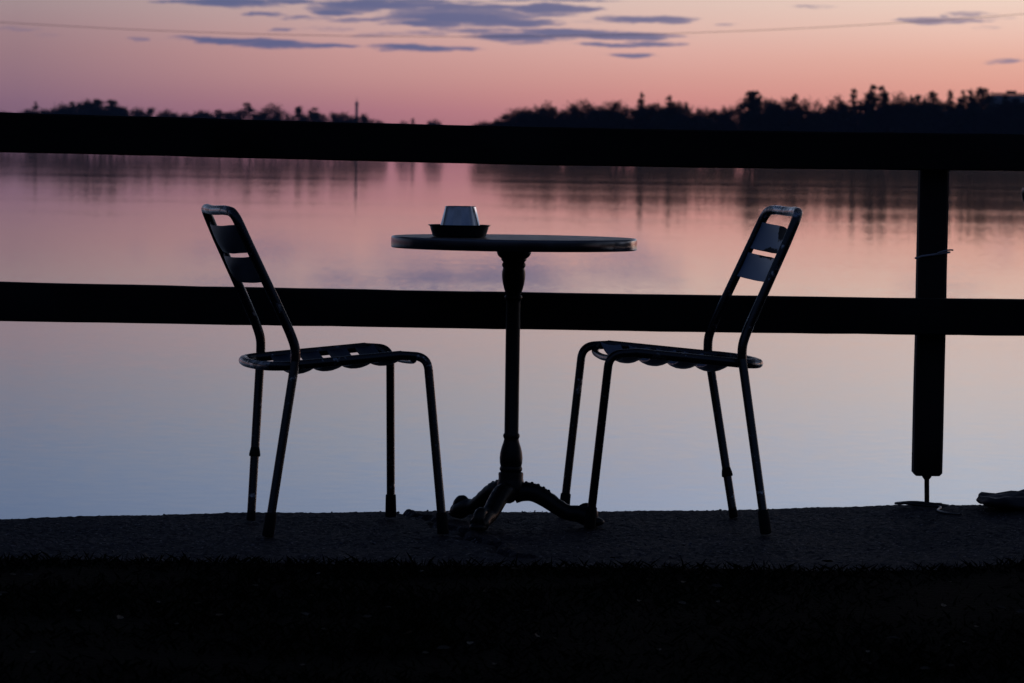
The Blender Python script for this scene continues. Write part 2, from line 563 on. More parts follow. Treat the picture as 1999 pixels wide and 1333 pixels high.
def m_pave(N, p):
    t = N.n('ShaderNodeTexCoord')
    v = N.n('ShaderNodeTexVoronoi', {'Vector': t.outputs['Object'], 'Scale': 170.0}, feature='F1')
    vs = N.n('ShaderNodeSeparateColor', {0: v.outputs['Color']})
    n1 = N.n('ShaderNodeTexNoise', {'Vector': t.outputs['Object'], 'Scale': 3.5, 'Detail': 6.0, 'Roughness': 0.6})
    n2 = N.n('ShaderNodeTexNoise', {'Vector': t.outputs['Object'], 'Scale': 260.0, 'Detail': 3.0})
    c = N.mix(vs.outputs[0], (0.005, 0.0045, 0.007, 1), (0.034, 0.031, 0.043, 1))
    c = N.mix(N.smooth(vs.outputs[1], 0.965, 0.985), c, (0.18, 0.17, 0.18, 1))
    c = N.mix(1.0, c, N.mix(n1.outputs[0], (0.55, 0.55, 0.55, 1), (1.35, 1.35, 1.35, 1)), 'MULTIPLY')
    N.set(p, 'Base Color', c)
    N.set(p, 'Roughness', 0.72)
    N.set(p, 'Specular IOR Level', 0.2)
    h = N.m('ADD', N.m('MULTIPLY', v.outputs['Distance'], -1.0), N.m('MULTIPLY', n2.outputs[0], 0.5))
    N.set(p, 'Normal', N.n('ShaderNodeBump', {'Height': h, 'Strength': 0.7, 'Distance': 0.002}).outputs[0])


M_PAVE = pmat('coarse_asphalt', m_pave)


def m_soil(N, p):
    t = N.n('ShaderNodeTexCoord')
    n1 = N.n('ShaderNodeTexNoise', {'Vector': t.outputs['Object'], 'Scale': 2.2, 'Detail': 8.0, 'Roughness': 0.65})
    n2 = N.n('ShaderNodeTexNoise', {'Vector': t.outputs['Object'], 'Scale': 60.0, 'Detail': 5.0})
    c = N.mix(n2.outputs[0], (0.0015, 0.002, 0.001, 1), (0.005, 0.0045, 0.003, 1))
    N.set(p, 'Base Color', c)
    N.set(p, 'Roughness', 0.95)
    N.set(p, 'Specular IOR Level', 0.03)
    N.set(p, 'Normal', N.n('ShaderNodeBump', {'Height': n2.outputs[0], 'Strength': 0.8, 'Distance': 0.02}).outputs[0])


M_SOIL = pmat('damp_lawn_soil', m_soil)


def m_simple(c1, c2, scale=8.0, rough=0.9, spec=0.2):
    def b(N, p):
        t = N.n('ShaderNodeTexCoord')
        n1 = N.n('ShaderNodeTexNoise', {'Vector': t.outputs['Object'], 'Scale': scale, 'Detail': 5.0, 'Roughness': 0.6})
        N.set(p, 'Base Color', N.mix(n1.outputs[0], c1, c2))
        N.set(p, 'Roughness', rough)
        N.set(p, 'Specular IOR Level', spec)
    return b


M_GRASS = pmat('lawn_grass', m_simple((0.0015, 0.003, 0.001, 1), (0.006, 0.009, 0.003, 1), 5.0, 0.9, 0.02))
M_LEAFL = pmat('withered_leaf', m_simple((0.02, 0.016, 0.010, 1), (0.07, 0.06, 0.045, 1), 3.0, 0.6, 0.3))
M_CONC = pmat('quay_concrete', m_simple((0.03, 0.03, 0.032, 1), (0.08, 0.08, 0.082, 1), 6.0))
M_ROCK = pmat('dark_granite', m_simple((0.022, 0.022, 0.026, 1), (0.075, 0.075, 0.085, 1), 22.0, 0.6, 0.4))
M_PEB = pmat('pale_pebble', m_simple((0.06, 0.06, 0.07, 1), (0.20, 0.19, 0.20, 1), 40.0, 0.7, 0.3))
M_SHORE = pmat('shore_ground', m_simple((0.015, 0.02, 0.012, 1), (0.04, 0.04, 0.03, 1), 0.05))
M_CON = pmat('conifer_foliage', m_simple((0.020, 0.036, 0.018, 1), (0.045, 0.065, 0.03, 1), 0.3))
M_BRD = pmat('bare_twig_foliage', m_simple((0.030, 0.034, 0.022, 1), (0.060, 0.056, 0.036, 1), 0.3))
M_BARK = pmat('tree_bark', m_simple((0.03, 0.024, 0.02, 1), (0.08, 0.06, 0.045, 1), 1.0))
M_WALL = pmat('grey_render_wall', m_simple((0.40, 0.44, 0.50, 1), (0.50, 0.54, 0.60, 1), 0.3))
M_ROOF = pmat('dark_roof_felt', m_simple((0.04, 0.04, 0.045, 1), (0.07, 0.07, 0.075, 1), 0.3))
M_GLASS = pmat('dark_window_glass', m_simple((0.01, 0.012, 0.016, 1), (0.02, 0.022, 0.03, 1), 1.0, 0.1, 0.5))
M_PALE = pmat('haze_pale_tower_concrete', m_simple((0.66, 0.65, 0.68, 1), (0.78, 0.77, 0.78, 1), 0.2))  # haze in front of the tower is put into this paler colour


def m_water():
    m, N = new_mat('lake_water')
    t = N.n('ShaderNodeTexCoord')
    pos = t.outputs['Object']

    def nz(scale, sx, sy, det):
        mp = N.n('ShaderNodeMapping', {0: pos, 3: (sx, sy, 1.0)})
        n = N.n('ShaderNodeTexNoise', {'Vector': mp.outputs[0], 'Scale': scale, 'Detail': det, 'Roughness': 0.55})
        return N.vm('SUBTRACT', n.outputs['Color'], (0.5, 0.5, 0.5)).outputs[0]

    a = N.vm('SCALE', nz(1.1, 0.35, 1.0, 3.0))
    a.inputs[3].default_value = WAVE_A
    b = N.vm('SCALE', nz(0.10, 0.22, 1.0, 4.0))
    b.inputs[3].default_value = WAVE_B
    c = N.vm('SCALE', nz(12.0, 0.6, 1.0, 2.0))
    c.inputs[3].default_value = 0.0165
    # calmer and breezier lanes
    lane = N.n('ShaderNodeTexNoise', {'Vector': N.n('ShaderNodeMapping', {0: pos, 3: (0.10, 1.0, 1.0)}).outputs[0], 'Scale': 0.045, 'Detail': 4.0, 'Roughness': 0.6})
    lf = N.smooth(lane.outputs[0], 0.40, 0.66)
    ab = N.vm('ADD', N.vm('ADD', a.outputs[0], b.outputs[0]).outputs[0], c.outputs[0]).outputs[0]
    sc_ = N.vm('SCALE', ab)
    N.set(sc_, 3, N.m('MULTIPLY_ADD', lf, 1.0, 0.55))
    s = N.n('ShaderNodeSeparateXYZ', {0: sc_.outputs[0]})
    nn = N.n('ShaderNodeCombineXYZ', {0: N.m('MULTIPLY', s.outputs[0], 0.6), 1: s.outputs[1], 2: 1.0})
    nrm = N.vm('NORMALIZE', nn.outputs[0]).outputs[0]
    p = N.n('ShaderNodeBsdfPrincipled', {'Base Color': (0.004, 0.007, 0.010, 1), 'Roughness': WATER_R, 'IOR': 1.333, 'Normal': nrm})
    N.set(p, 'Roughness', N.m('MULTIPLY_ADD', lf, 0.006, WATER_R))
    N.n('ShaderNodeOutputMaterial', {0: p.outputs[0]})
    return m


HAZE_D = 9e-5
WAVE_A, WAVE_B, WATER_R = 0.0034, 0.0017, 0.032
M_WATER = m_water()

# ------------------------------------------------------------------ setting: water, shores
WZ = -0.55


def sheet(name, x0, x1, y0, y1, z, mat, nx=2, ny=2):
    bm = bmesh.new()
    g = [[bm.verts.new((x0 + (x1 - x0) * i / nx, y0 + (y1 - y0) * j / ny, z)) for i in range(nx + 1)] for j in range(ny + 1)]
    for j in range(ny):
        for i in range(nx):
            bm.faces.new((g[j][i], g[j][i + 1], g[j + 1][i + 1], g[j + 1][i]))
    o = obj(name, bm, mat, smooth=False)
    return o


tag(sheet('water', -3000, 3000, 9.0, 4400, WZ, M_WATER), 'calm lake mirroring the pink dusk sky', kind='structure')


def gz(x):
    """the quay surface climbs slightly to the right"""
    t = min(max((x - 0.85) / 0.75, 0), 1)
    return 0.055 * t * t * (3 - 2 * t)


# quay edge from where it is seen against the water
EDGE_PX = [(-260, 1020), (0, 1014), (200, 1008), (450, 1003), (650, 1000.5), (870, 998), (1000, 999), (1200, 998.5), (1400, 996.5), (1600, 991), (1750, 985.5), (1890, 982), (2000, 979), (2250, 974)]
EDGE = []
for px, py in EDGE_PX:
    x = at_z(px, py, 0).x
    p = at_z(px, py, gz(x))
    EDGE.append((p.x, p.y))
EX = [e[0] for e in EDGE]
EY = [e[1] for e in EDGE]


def edge_y(x):
    return float(np.interp(x, EX, EY))


def grass_y(x):
    return 8.86 + 0.012 * math.sin(x * 5.1) + 0.008 * math.sin(x * 13.7 + 1) + 0.02 * max(0, x - .6)


# coarse wide paving beyond the picture + fine relief inside it
def paving():
    xs = np.concatenate([np.linspace(-30, -1.7, 24)[:-1], np.linspace(-1.7, 1.9, 721), np.linspace(1.9, 30, 24)[1:]])
    ny = 300
    rs = np.random.RandomState(4)
    nx = len(xs)
    V = np.zeros((ny + 3, nx, 3))
    jit = rs.uniform(-1, 1, nx)
    jit = np.convolve(jit, [.25, .5, .25], 'same') * 0.006
    for i, x in enumerate(xs):
        ey = edge_y(x) + jit[i] + 0.010 * mnoise.noise(Vector((x * 9, 0, 3)))
        y0 = 8.70
        ys = y0 + (ey - y0) * np.linspace(0, 1, ny)
        V[:ny, i, 0] = x
        V[:ny, i, 1] = ys
        V[:ny, i, 2] = gz(x) + 0.003
        V[ny, i] = (x, ey + 0.012, gz(x) - 0.02)
        V[ny + 1, i] = (x, ey + 0.02, gz(x) - 0.25)
        V[ny + 2, i] = (x, ey + 0.03, WZ - 0.6)
    # aggregate relief
    h = rs.normal(0, 1, (ny, nx))
    h = (h + np.roll(h, 1, 0) + np.roll(h, 1, 1) + np.roll(h, (1, 1), (0, 1))) / 2
    V[:ny, :, 2] += h * 0.0007
    # gentle waves of the worn surface
    xx, yy = V[:ny, :, 0], V[:ny, :, 1]
    V[:ny, :, 2] += 0.0022 * np.sin(xx * 7 + 1.3 * np.sin(yy * 5)) * np.sin(yy * 9 + xx * 2)
    # soften rim with broken lumps
    k = 6
    V[ny - k:ny, :, 2] -= (np.linspace(0, 1, k) ** 2)[:, None] * (0.004 + 0.004 * np.abs(rs.normal(0, 1, nx)))[None, :]
    # the crack that runs from the rim towards the camera
    p0, p1 = at_z(790, 999), at_z(1010, 1092)
    d = (p1 - p0)
    L = math.hypot(d.x, d.y)
    ux, uy = d.x / L, d.y / L
    s = (xx - p0.x) * ux + (yy - p0.y) * uy
    w = (-(xx - p0.x) * uy + (yy - p0.y) * ux) + 0.02 * np.sin(s * 19) + 0.008 * np.sin(s * 61)
    on = (s > -0.05) & (s < L)
    V[:ny, :, 2] -= np.where(on, 0.012 * np.exp(-(w / 0.009) ** 2), 0)
    V[:ny, :, 2] += np.where(on, 0.007 * np.exp(-((w - 0.022) / 0.010) ** 2), 0)
    nyt = ny + 3
    me = bpy.data.meshes.new('pavement')
    idx = np.arange(nyt * nx).reshape(nyt, nx)
    F = np.stack([idx[:-1, :-1], idx[:-1, 1:], idx[1:, 1:], idx[1:, :-1]], -1).reshape(-1, 4)
    me.vertices.add(nyt * nx)
    me.vertices.foreach_set('co', V.reshape(-1))
    me.loops.add(F.size)
    me.loops.foreach_set('vertex_index', F.reshape(-1))
    me.polygons.add(len(F))
    me.polygons.foreach_set('loop_start', np.arange(len(F)) * 4)
    me.update(calc_edges=True)
    me.materials.append(M_PAVE)
    me.shade_smooth()
    return link(bpy.data.objects.new('pavement', me))


tag(paving(), 'strip of coarse dark asphalt along the water', kind='structure')

bm = bmesh.new()
gx = [-300, -60, -20, -8] + [-3 + 0.25 * i for i in range(25)] + [8, 20, 60, 300]
gyv = [-400, -80, -30, -10, 0, 3, 5, 6.0, 6.6, 7.2, 7.8, 8.3, 8.6, None]
rows = []
for y in gyv:
    row = []
    for x in gx:
        yy = grass_y(max(-3, min(3, x))) if y is None else y
        z = gz(x) + 0.012
        if y is None:
            z = gz(x) + 0.008
        elif -3.1 < x < 3.1 and y > 4:
            z += 0.012 * mnoise.noise(Vector((x * 1.7, y * 1.7, 0)))
        row.append(bm.verts.new((x, yy, z)))
    rows.append(row)
for a, b in zip(rows[:-1], rows[1:]):
    for i in range(len(gx) - 1):
        bm.faces.new((a[i], a[i + 1], b[i + 1], b[i]))
# turf edge folded down into the paving
low = [bm.verts.new((v.co.x, v.co.y + 0.01, v.co.z - 0.03)) for v in rows[-1]]
for i in range(len(gx) - 1):
    bm.faces.new((rows[-1][i], rows[-1][i + 1], low[i + 1], low[i]))
tag(obj('ground', bm, M_SOIL), 'dark lawn ground in front of the asphalt strip', kind='structure')


def grass():
    rs = np.random.RandomState(7)
    n = 60000
    Y = 5.9 + (8.90 - 5.9) * rs.rand(n) ** 0.8
    X = rs.uniform(-1, 1, n) * (Y * 0.145 + 1.3)
    thin = np.array([mnoise.noise(Vector((x * 1.3, y * 2.3, 5))) for x, y in zip(X, Y)])
    keep = (thin > -0.28) | (rs.rand(n) < 0.25)
    X, Y = X[keep], Y[keep]
    n = len(X)
    lim = np.array([grass_y(x) for x in X]) + rs.normal(0, 0.012, n)
    Y = np.minimum(Y, lim)
    Z = np.array([gz(x) for x in X]) + 0.004
    H = rs.uniform(0.008, 0.026, n) * (1 + 0.5 * (rs.rand(n) < 0.06))
    Wd = rs.uniform(0.0012, 0.0026, n)
    A = rs.uniform(0, 2 * np.pi, n)
    lean = rs.normal(0, 0.018, (n, 2))
    V = np.zeros((n, 4, 3))
    dx, dy = np.cos(A) * Wd, np.sin(A) * Wd
    V[:, 0] = np.stack([X - dx, Y - dy, Z], 1)
    V[:, 1] = np.stack([X + dx, Y + dy, Z], 1)
    V[:, 2] = np.stack([X + dx * .7 + lean[:, 0] * .4, Y + dy * .7 + lean[:, 1] * .4, Z + H * .6], 1)
    V[:, 3] = np.stack([X + lean[:, 0], Y + lean[:, 1], Z + H], 1)
    b = np.arange(n) * 4
    F = np.concatenate([np.stack([b, b + 1, b + 2], 1), np.stack([b, b + 2, b + 3], 1)])
    me = bpy.data.meshes.new('grass')
    me.from_pydata(V.reshape(-1, 3).tolist(), [], F.tolist())
    me.materials.append(M_GRASS)
    return link(bpy.data.objects.new('grass', me))


tag(grass(), 'short dark grass of the lawn in the foreground', 'grass', kind='stuff')


def scatter(name, n, area, mat, size, seed, flat=0.5, sink=0.3):
    rng = random.Random(seed)
    bm = bmesh.new()
    for _ in range(n):
        x, y, z = area(rng)
        s = rng.uniform(*size)
        m = Matrix.Translation((x, y, z + s * flat * (0.5 - sink))) @ Matrix.Rotation(rng.uniform(0, 6.3), 4, 'Z') @ Matrix.Diagonal((s, s * rng.uniform(.5, 1), s * flat, 1))
        r = bmesh.ops.create_icosphere(bm, subdivisions=1, radius=0.5, matrix=m)
        for v in r['verts']:
            v.co += Vector((rng.uniform(-1, 1), rng.uniform(-1, 1), rng.uniform(-1, 1))) * s * 0.08
    return obj(name, bm, mat)


def on_pave(rng):
    x = rng.uniform(-1.6, 1.7)
    y = rng.uniform(8.95, edge_y(x) - 0.01)
    return x, y, gz(x) + 0.003


def on_rim(rng):
    x = rng.uniform(-1.6, 1.7)
    y = edge_y(x) - abs(rng.gauss(0, 0.012))
    return x, y, gz(x) - 0.002


tag(scatter('pebbles', 260, on_pave, M_PEB, (0.004, 0.011), 3), 'tiny pale pebbles strewn over the asphalt strip', 'pebbles', kind='stuff')
tag(scatter('rim_gravel', 600, on_rim, M_PAVE, (0.004, 0.011), 5, 0.6), 'loose gravel crumbs along the rim of the asphalt', 'gravel', kind='stuff')


def leaves():
    rng = random.Random(12)
    bm = bmesh.new()
    for _ in range(80):
        y = rng.uniform(6.9, 8.95)
        x = rng.uniform(-1, 1) * (y * .14)
        z = gz(x) + 0.03 + rng.uniform(0, .012) if y < 8.85 else gz(x) + .008
        s = rng.uniform(0.006, 0.016)
        m = Matrix.Translation((x, y, z)) @ Matrix.Rotation(rng.uniform(0, 6.3), 4, 'Z') @ Matrix.Rotation(rng.uniform(-.6, .6), 4, 'X')
        out = [(-1, 0, 0), (-.4, .45, .15), (.4, .4, .2), (1, 0, .1), (.4, -.4, .2), (-.4, -.45, .15)]
        vs = [bm.verts.new(m @ (Vector(p) * s)) for p in out]
        c = bm.verts.new(m @ Vector((0, 0, -.1 * s)))
        for k in range(6):
            bm.faces.new((vs[k], vs[(k + 1) % 6], c))
    return obj('fallen_leaves', bm, M_LEAFL)


tag(leaves(), 'withered leaves scattered in the dark lawn', 'leaves', kind='stuff')

# ------------------------------------------------------------------ far shores
HOR = EYE - WZ


def shore_sheet(name, px0, px1, d0, d1, hmax, seed):
    """low ground rising out of the lake, real size, kilometres away"""
    bm = bmesh.new()
    nx, ny = 60, 8
    x0, x1 = (px0 - CX) / FPX * (d0 + d1) / 2, (px1 - CX) / FPX * (d0 + d1) / 2
    rows = []
    for j in range(ny + 1):
        v = j / ny
        row = []
        for i in range(nx + 1):
            u = i / nx
            x = x0 + (x1 - x0) * u
            w = math.sin(math.pi * v) ** 0.6 * min(1, 6 * u, 6 * (1 - u)) ** 0.7
            y = d0 + (d1 - d0) * v + 14 * mnoise.noise(Vector((x * .01, seed, 0)))
            z = WZ - 0.8 + (hmax + 1.2) * w + 0.5 * mnoise.noise(Vector((x * .03, y * .03, seed))) * w
            row.append(bm.verts.new((x, y, z)))
        rows.append(row)
    for a, b in zip(rows[:-1], rows[1:]):
        for i in range(nx):
            bm.faces.new((a[i], a[i + 1], b[i + 1], b[i]))
    return obj(name, bm, M_SHORE)


D_R, D_L, D_F = 1180.0, 1900.0, 2900.0
tag(shore_sheet('far_shore_right', 905, 2700, D_R - 40, D_R + 260, 2.0, 1.0), 'wooded far shore on the right', kind='structure')
tag(shore_sheet('far_shore_left', -900, 772, D_L - 40, D_L + 260, 1.0, 2.0), 'low wooded island on the left', kind='structure')
tag(shore_sheet('distant_shore', 740, 900, D_F - 30, D_F + 120, 1.0, 3.0), 'distant low islet between the shores', kind='structure')


def crown_mesh(kind, seed, leaf=1.0, n=1500):
    """unit tree: height 1, leaf clumps as many small faces; returns (crown mesh, trunk mesh)"""
    rs = np.random.RandomState(seed)
    cl = []
    if kind == 'spruce':
        for k in range(70):
            z = 0.10 + 0.88 * rs.rand() ** 0.9
            r = 0.22 * (1 - z) ** 0.85 + 0.010
            a = rs.rand() * 6.28
            rr = r * rs.uniform(0.25, 1.0)
            cl.append((math.cos(a) * rr, math.sin(a) * rr, z - rr * .25, 0.026 + 0.22 * r, 0.012 + r * .05))
        for z in (0.93, 0.96, 0.985):
            cl.append((0, 0, z, 0.008, 0.012))
    elif kind == 'pine':
        for k in range(34):
            z = rs.uniform(0.42, 0.97)
            r = 0.15 * math.sin(math.pi * min(1, (z - 0.26) / 0.80)) ** .7
            a = rs.rand() * 6.28
            rr = r * rs.uniform(0.2, 1.0)
            cl.append((math.cos(a) * rr, math.sin(a) * rr, z, rs.uniform(.035, .06), rs.uniform(.02, .032)))
        for k in range(6):
            a = rs.rand() * 6.28
            rr = rs.uniform(.05, .12)
            cl.append((math.cos(a) * rr, math.sin(a) * rr, rs.uniform(.32, .5), .03, .018))
    elif kind == 'round':
        for k in range(46):
            v = rs.normal(0, 1, 3)
            v /= np.linalg.norm(v)
            q = rs.rand() ** 0.4
            wz = 1.0 - 0.25 * max(0, v[2]) * q
            cl.append((v[0] * .30 * q * wz, v[1] * .30 * q * wz, 0.555 + v[2] * .37 * q, rs.uniform(.06, .09), rs.uniform(.05, .075)))
    else:  # airy, nearly leafless
        for k in range(60):
            v = rs.normal(0, 1, 3)
            v /= np.linalg.norm(v)
            q = rs.uniform(0.35, 1.0)
            cl.append((v[0] * .27 * q, v[1] * .27 * q, 0.58 + v[2] * .38 * q, rs.uniform(.03, .055), rs.uniform(.04, .07)))
    cl = np.array(cl)
    w = cl[:, 3] ** 1.3
    ids = rs.choice(len(cl), n, p=w / w.sum())
    c = cl[ids]
    P = np.stack([c[:, 0] + rs.normal(0, 1, n) * c[:, 3] * .6, c[:, 1] + rs.normal(0, 1, n) * c[:, 3] * .6, c[:, 2] + rs.normal(0, 1, n) * c[:, 4] * .6], 1)
    P[:, 2] = np.clip(P[:, 2], 0.02, 1.0)
    u = rs.normal(0, 1, (n, 3))
    u /= np.linalg.norm(u, axis=1)[:, None]
    v = rs.normal(0, 1, (n, 3))
    v -= (v * u).sum(1)[:, None] * u
    v /= np.linalg.norm(v, axis=1)[:, None]
    s = rs.uniform(0.010, 0.022, n)[:, None] * leaf * (0.75 if kind == 'airy' else 1)
    V = np.stack([P - u * s, P + v * s * .6, P + u * s, P - v * s * .6], 1).reshape(-1, 3)
    V[:, 2] = np.minimum(V[:, 2], 1.0)
    b = np.arange(n) * 4
    F = np.stack([b, b + 1, b + 2, b + 3], 1)
    me = bpy.data.meshes.new(kind + '_crown')
    me.from_pydata(V.tolist(), [], F.tolist())
    me.materials.append(M_CON if kind in ('spruce', 'pine') else M_BRD)
    # trunk with limbs
    bm = bmesh.new()
    top = {'spruce': 1.0, 'pine': 0.93, 'round': 0.75, 'airy': 0.9}[kind]
    n_ = 7
    pts = [Vector((0.012 * rs.normal() * (i > 0), 0.012 * rs.normal() * (i > 0), -0.03 + (top + .03) * i / n_)) for i in range(n_ + 1)]
    tube(bm, pts, [0.018 * (1 - 0.88 * i / n_) for i in range(n_ + 1)], 6)
    for k in range({'spruce': 10, 'pine': 8, 'round': 12, 'airy': 26}[kind]):
        t = cl[rs.randint(len(cl))]
        z0 = max(0.18, t[2] - abs(rs.normal(.12, .05)))
        z0 = min(z0, top * .95)
        a = Vector((0, 0, z0))
        e = Vector(t[:3])
        mid = (a + e) / 2 + Vector((0, 0, -.02))
        tube(bm, [a, mid, e], [.007, .005, .0018], 4)
    mt = bpy.data.meshes.new(kind + '_trunk')
    bmesh.ops.recalc_face_normals(bm, faces=bm.faces)
    bm.to_mesh(mt)
    bm.free()
    mt.materials.append(M_BARK)
    return me, mt


PROTO = {}
for kind, cnt, n in (('spruce', 4, 2600), ('pine', 4, 2200), ('round', 6, 4800), ('airy', 4, 2600)):
    PROTO[kind] = [crown_mesh(kind, 31 + i * 7 + len(kind), n=n) for i in range(cnt)]

NAMES = {'spruce': 'spruce_tree', 'pine': 'pine_tree', 'round': 'broadleaf_tree', 'airy': 'bare_tree'}
trng = random.Random(99)


def tree(kind, x, y, zbase, h, wid, label, group):
    cm, tm = trng.choice(PROTO[kind])
    r = empty(NAMES[kind], (x, y, zbase), trng.uniform(0, 6.28))
    r.scale = (h * wid, h * wid, h * 1.05)
    tag(r, label, 'tree', group)
    link(bpy.data.objects.new('crown', cm), r)
    link(bpy.data.objects.new('trunk', tm), r)
    return r


KN = {'spruce': 'pointed spruce', 'pine': 'high-crowned pine', 'round': 'full round broadleaf tree', 'airy': 'airy half-bare tree'}


def place_tree(kind, px, py, dist, wid, label, group, dz=0.0):
    p = at_y(px, py, dist)
    zb = WZ + 0.5 + dz
    h = p.z - zb
    return tree(kind, p.x, dist, zb, max(h, 3.0), wid, label, group)


# skyline of the right wood: (px, py of the tip, kind, width factor)
RIGHT = [
    (935, 236, 'round', 1.1), (948, 235, 'round', 1.3), (965, 233, 'round', 1.4), (985, 228, 'round', 1.3), (997, 221, 'round', 1.2), (1012, 217, 'round', 1.25), (1028, 208, 'round', 1.3), (1043, 204, 'round', 1.2), (1060, 196, 'airy', 1.0), (1070, 205, 'round', 1.0), (1082, 222, 'round', 1.0), (1095, 232, 'round', .9),
    (1108, 214, 'round', 1.1), (1123, 203, 'round', 1.1), (1140, 197, 'round', 1.0), (1156, 203, 'round', 1.0), (1172, 203, 'round', 1.2), (1190, 201, 'round', 1.0), (1207, 197, 'round', .9), (1218, 212, 'round', .8), (1240, 208, 'airy', .8),
    (1252, 184, 'spruce', .7), (1264, 200, 'round', .8), (1285, 199, 'round', 1.0), (1308, 190, 'spruce', 1.0), (1326, 203, 'airy', 1.0), (1344, 199, 'airy', .9), (1362, 214, 'round', .9), (1378, 200, 'airy', .9), (1393, 205, 'airy', .9),
    (1413, 207, 'round', .9), (1433, 198, 'airy', .9), (1466, 181, 'pine', 1.1), (1478, 183, 'pine', 1.0), (1497, 203, 'round', .7), (1511, 194, 'round', .8), (1529, 192, 'round', 1.0), (1552, 188, 'spruce', .9), (1569, 196, 'round', .7), (1588, 190, 'airy', .8), (1604, 208, 'airy', .7),
    (1620, 197, 'airy', .8), (1636, 189, 'round', .8), (1648, 196, 'round', .7), (1667, 178, 'spruce', .8), (1684, 200, 'round', .8), (1700, 171, 'pine', .8), (1726, 173, 'pine', .8), (1713, 194, 'airy', .8), (1743, 192, 'airy', .8), (1758, 183, 'round', .8), (1775, 186, 'airy', .8), (1792, 189, 'spruce', .9),
    (1806, 191, 'round', .8), (1820, 183, 'spruce', 1.3), (1838, 195, 'airy', .8), (1855, 180, 'spruce', .6), (1868, 192, 'round', .8), (1880, 182, 'spruce', .9), (1896, 178, 'spruce', .8), (1907, 188, 'airy', .7), (1919, 174, 'pine', .8), (1930, 190, 'round', .7),
    (1948, 192, 'round', .8), (1963, 190, 'spruce', .9), (1978, 190, 'round', .8), (1995, 193, 'round', .8), (2012, 188, 'round', .8), (2030, 184, 'spruce', .9), (2052, 190, 'round', .9), (2075, 186, 'airy', .9), (2098, 188, 'round', .9), (2125, 183, 'spruce', .9), (2150, 190, 'round', 1),
]
SPECIAL_R = {
    (1252, 184): 'lone sharp spruce spike left of centre of the right wood',
    (1700, 171): 'tallest of two thin high pines above the right wood, the left one',
    (1726, 173): 'right one of two thin high pines above the right wood',
    (1060, 196): 'ragged tip tree crowning the leftmost hump of the right wood',
    (1667, 178): 'slim spruce just left of the two high pines',
    (935, 236): 'lowest scrubby tree at the left end of the right wood',
    (1919, 174): 'high pine just left of the far block on the right shore',
    (1308, 190): 'broad dark spruce peak right of the lone spruce spike',
}
for px, py, kind, w in RIGHT:
    w *= {'spruce': 1.3, 'pine': 1.0, 'round': 1.1, 'airy': 1.1}[kind] * (0.9 if px > 1230 else 1.1)
    lab = SPECIAL_R.get((px, py), KN[kind] + ' in the dark wood on the right shore')
    place_tree(kind, px, py, D_R + trng.uniform(-8, 30), w, lab, 'trees of the right shore wood')
# trees behind and before the skyline ones that close the wood
fr = [r for r in RIGHT if r[0] > 1000]
for i in range(96):
    px = 1005 + (2140 - 1005) * (i + trng.random()) / 96
    base = float(np.interp(px, [r[0] for r in sorted(fr)], [r[1] for r in sorted(fr)]))
    kind = trng.choice(['round', 'round', 'spruce', 'airy'])
    if min(abs(px - g) for g in (1093, 1231, 1441)) < 13:
        continue
    place_tree(kind, px, base + trng.uniform(4, 24), D_R + trng.uniform(-25, 90), trng.uniform(1.0, 1.5), KN[kind] + ' in the dark wood on the right shore', 'trees of the right shore wood')

LEFT = [
    (-30, 215, 'round', 1.2), (6, 216, 'round', 1.4), (18, 215, 'round', 1.2), (50, 211, 'round', 1.2), (58, 211, 'round', 1.0), (70, 202, 'spruce', 1.0), (80, 210, 'round', 1.2), (92, 212, 'round', 1.0), (102, 209, 'round', 1.2), (113, 203, 'round', 1.1), (123, 200, 'round', 1.2), (131, 208, 'round', 1.1), (144, 202, 'pine', 1.0), (155, 207, 'round', 1.0),
    (163, 199, 'round', 1.1), (172, 196, 'round', 1.1), (185, 197, 'pine', 1.1), (196, 198, 'pine', 1.1), (206, 204, 'round', 1.0), (215, 197, 'pine', 1.2), (229, 199, 'round', .9), (240, 209, 'round', 1.1), (254, 210, 'round', 1.1), (266, 211, 'round', 1.1), (277, 213, 'round', 1.1), (294, 212, 'pine', 1.0), (306, 218, 'round', 1.0), (322, 212, 'round', 1.2), (333, 218, 'round', 1.0), (346, 219, 'round', 1.0), (367, 218, 'round', 1.0),
    (386, 212, 'round', 1.1), (398, 213, 'round', 1.1), (411, 219, 'round', 1.0), (429, 217, 'pine', 1.2), (450, 211, 'round', 1.0), (460, 210, 'airy', 1.1), (471, 211, 'airy', 1.0), (487, 204, 'pine', 1.3), (499, 218, 'round', 1.0), (518, 213, 'round', 1.1), (530, 204, 'round', 1.2), (538, 215, 'round', 1.0), (551, 219, 'airy', 1.0), (565, 212, 'airy', 1.2), (583, 210, 'pine', 1.2), (593, 218, 'round', .9), (610, 213, 'pine', 1.2), (622, 218, 'round', 1.0),
    (642, 217, 'airy', 1.3), (664, 218, 'round', 1.2), (676, 215, 'round', 1.3), (690, 224, 'round', 1.0), (705, 222, 'round', 1.2), (717, 229, 'round', 1.0), (733, 228, 'round', 1.2), (744, 234, 'round', 1.0),
]
SPECIAL_L = {
    (70, 202): 'pointed spruce near the left end of the left island',
    (487, 204): 'bushy high pine standing above the middle of the left island',
    (530, 204): 'broad round crown alone right of the bushy pine, left island',
    (6, 216): 'low round tree at the far left edge of the view',
    (744, 234): 'last low tree at the right tip of the left island',
}
for px, py, kind, w in LEFT:
    lab = SPECIAL_L.get((px, py), KN[kind] + ' in the thin tree line of the left island')
    place_tree(kind, px, py, D_L + trng.uniform(-8, 40), w, lab, 'trees of the left island')
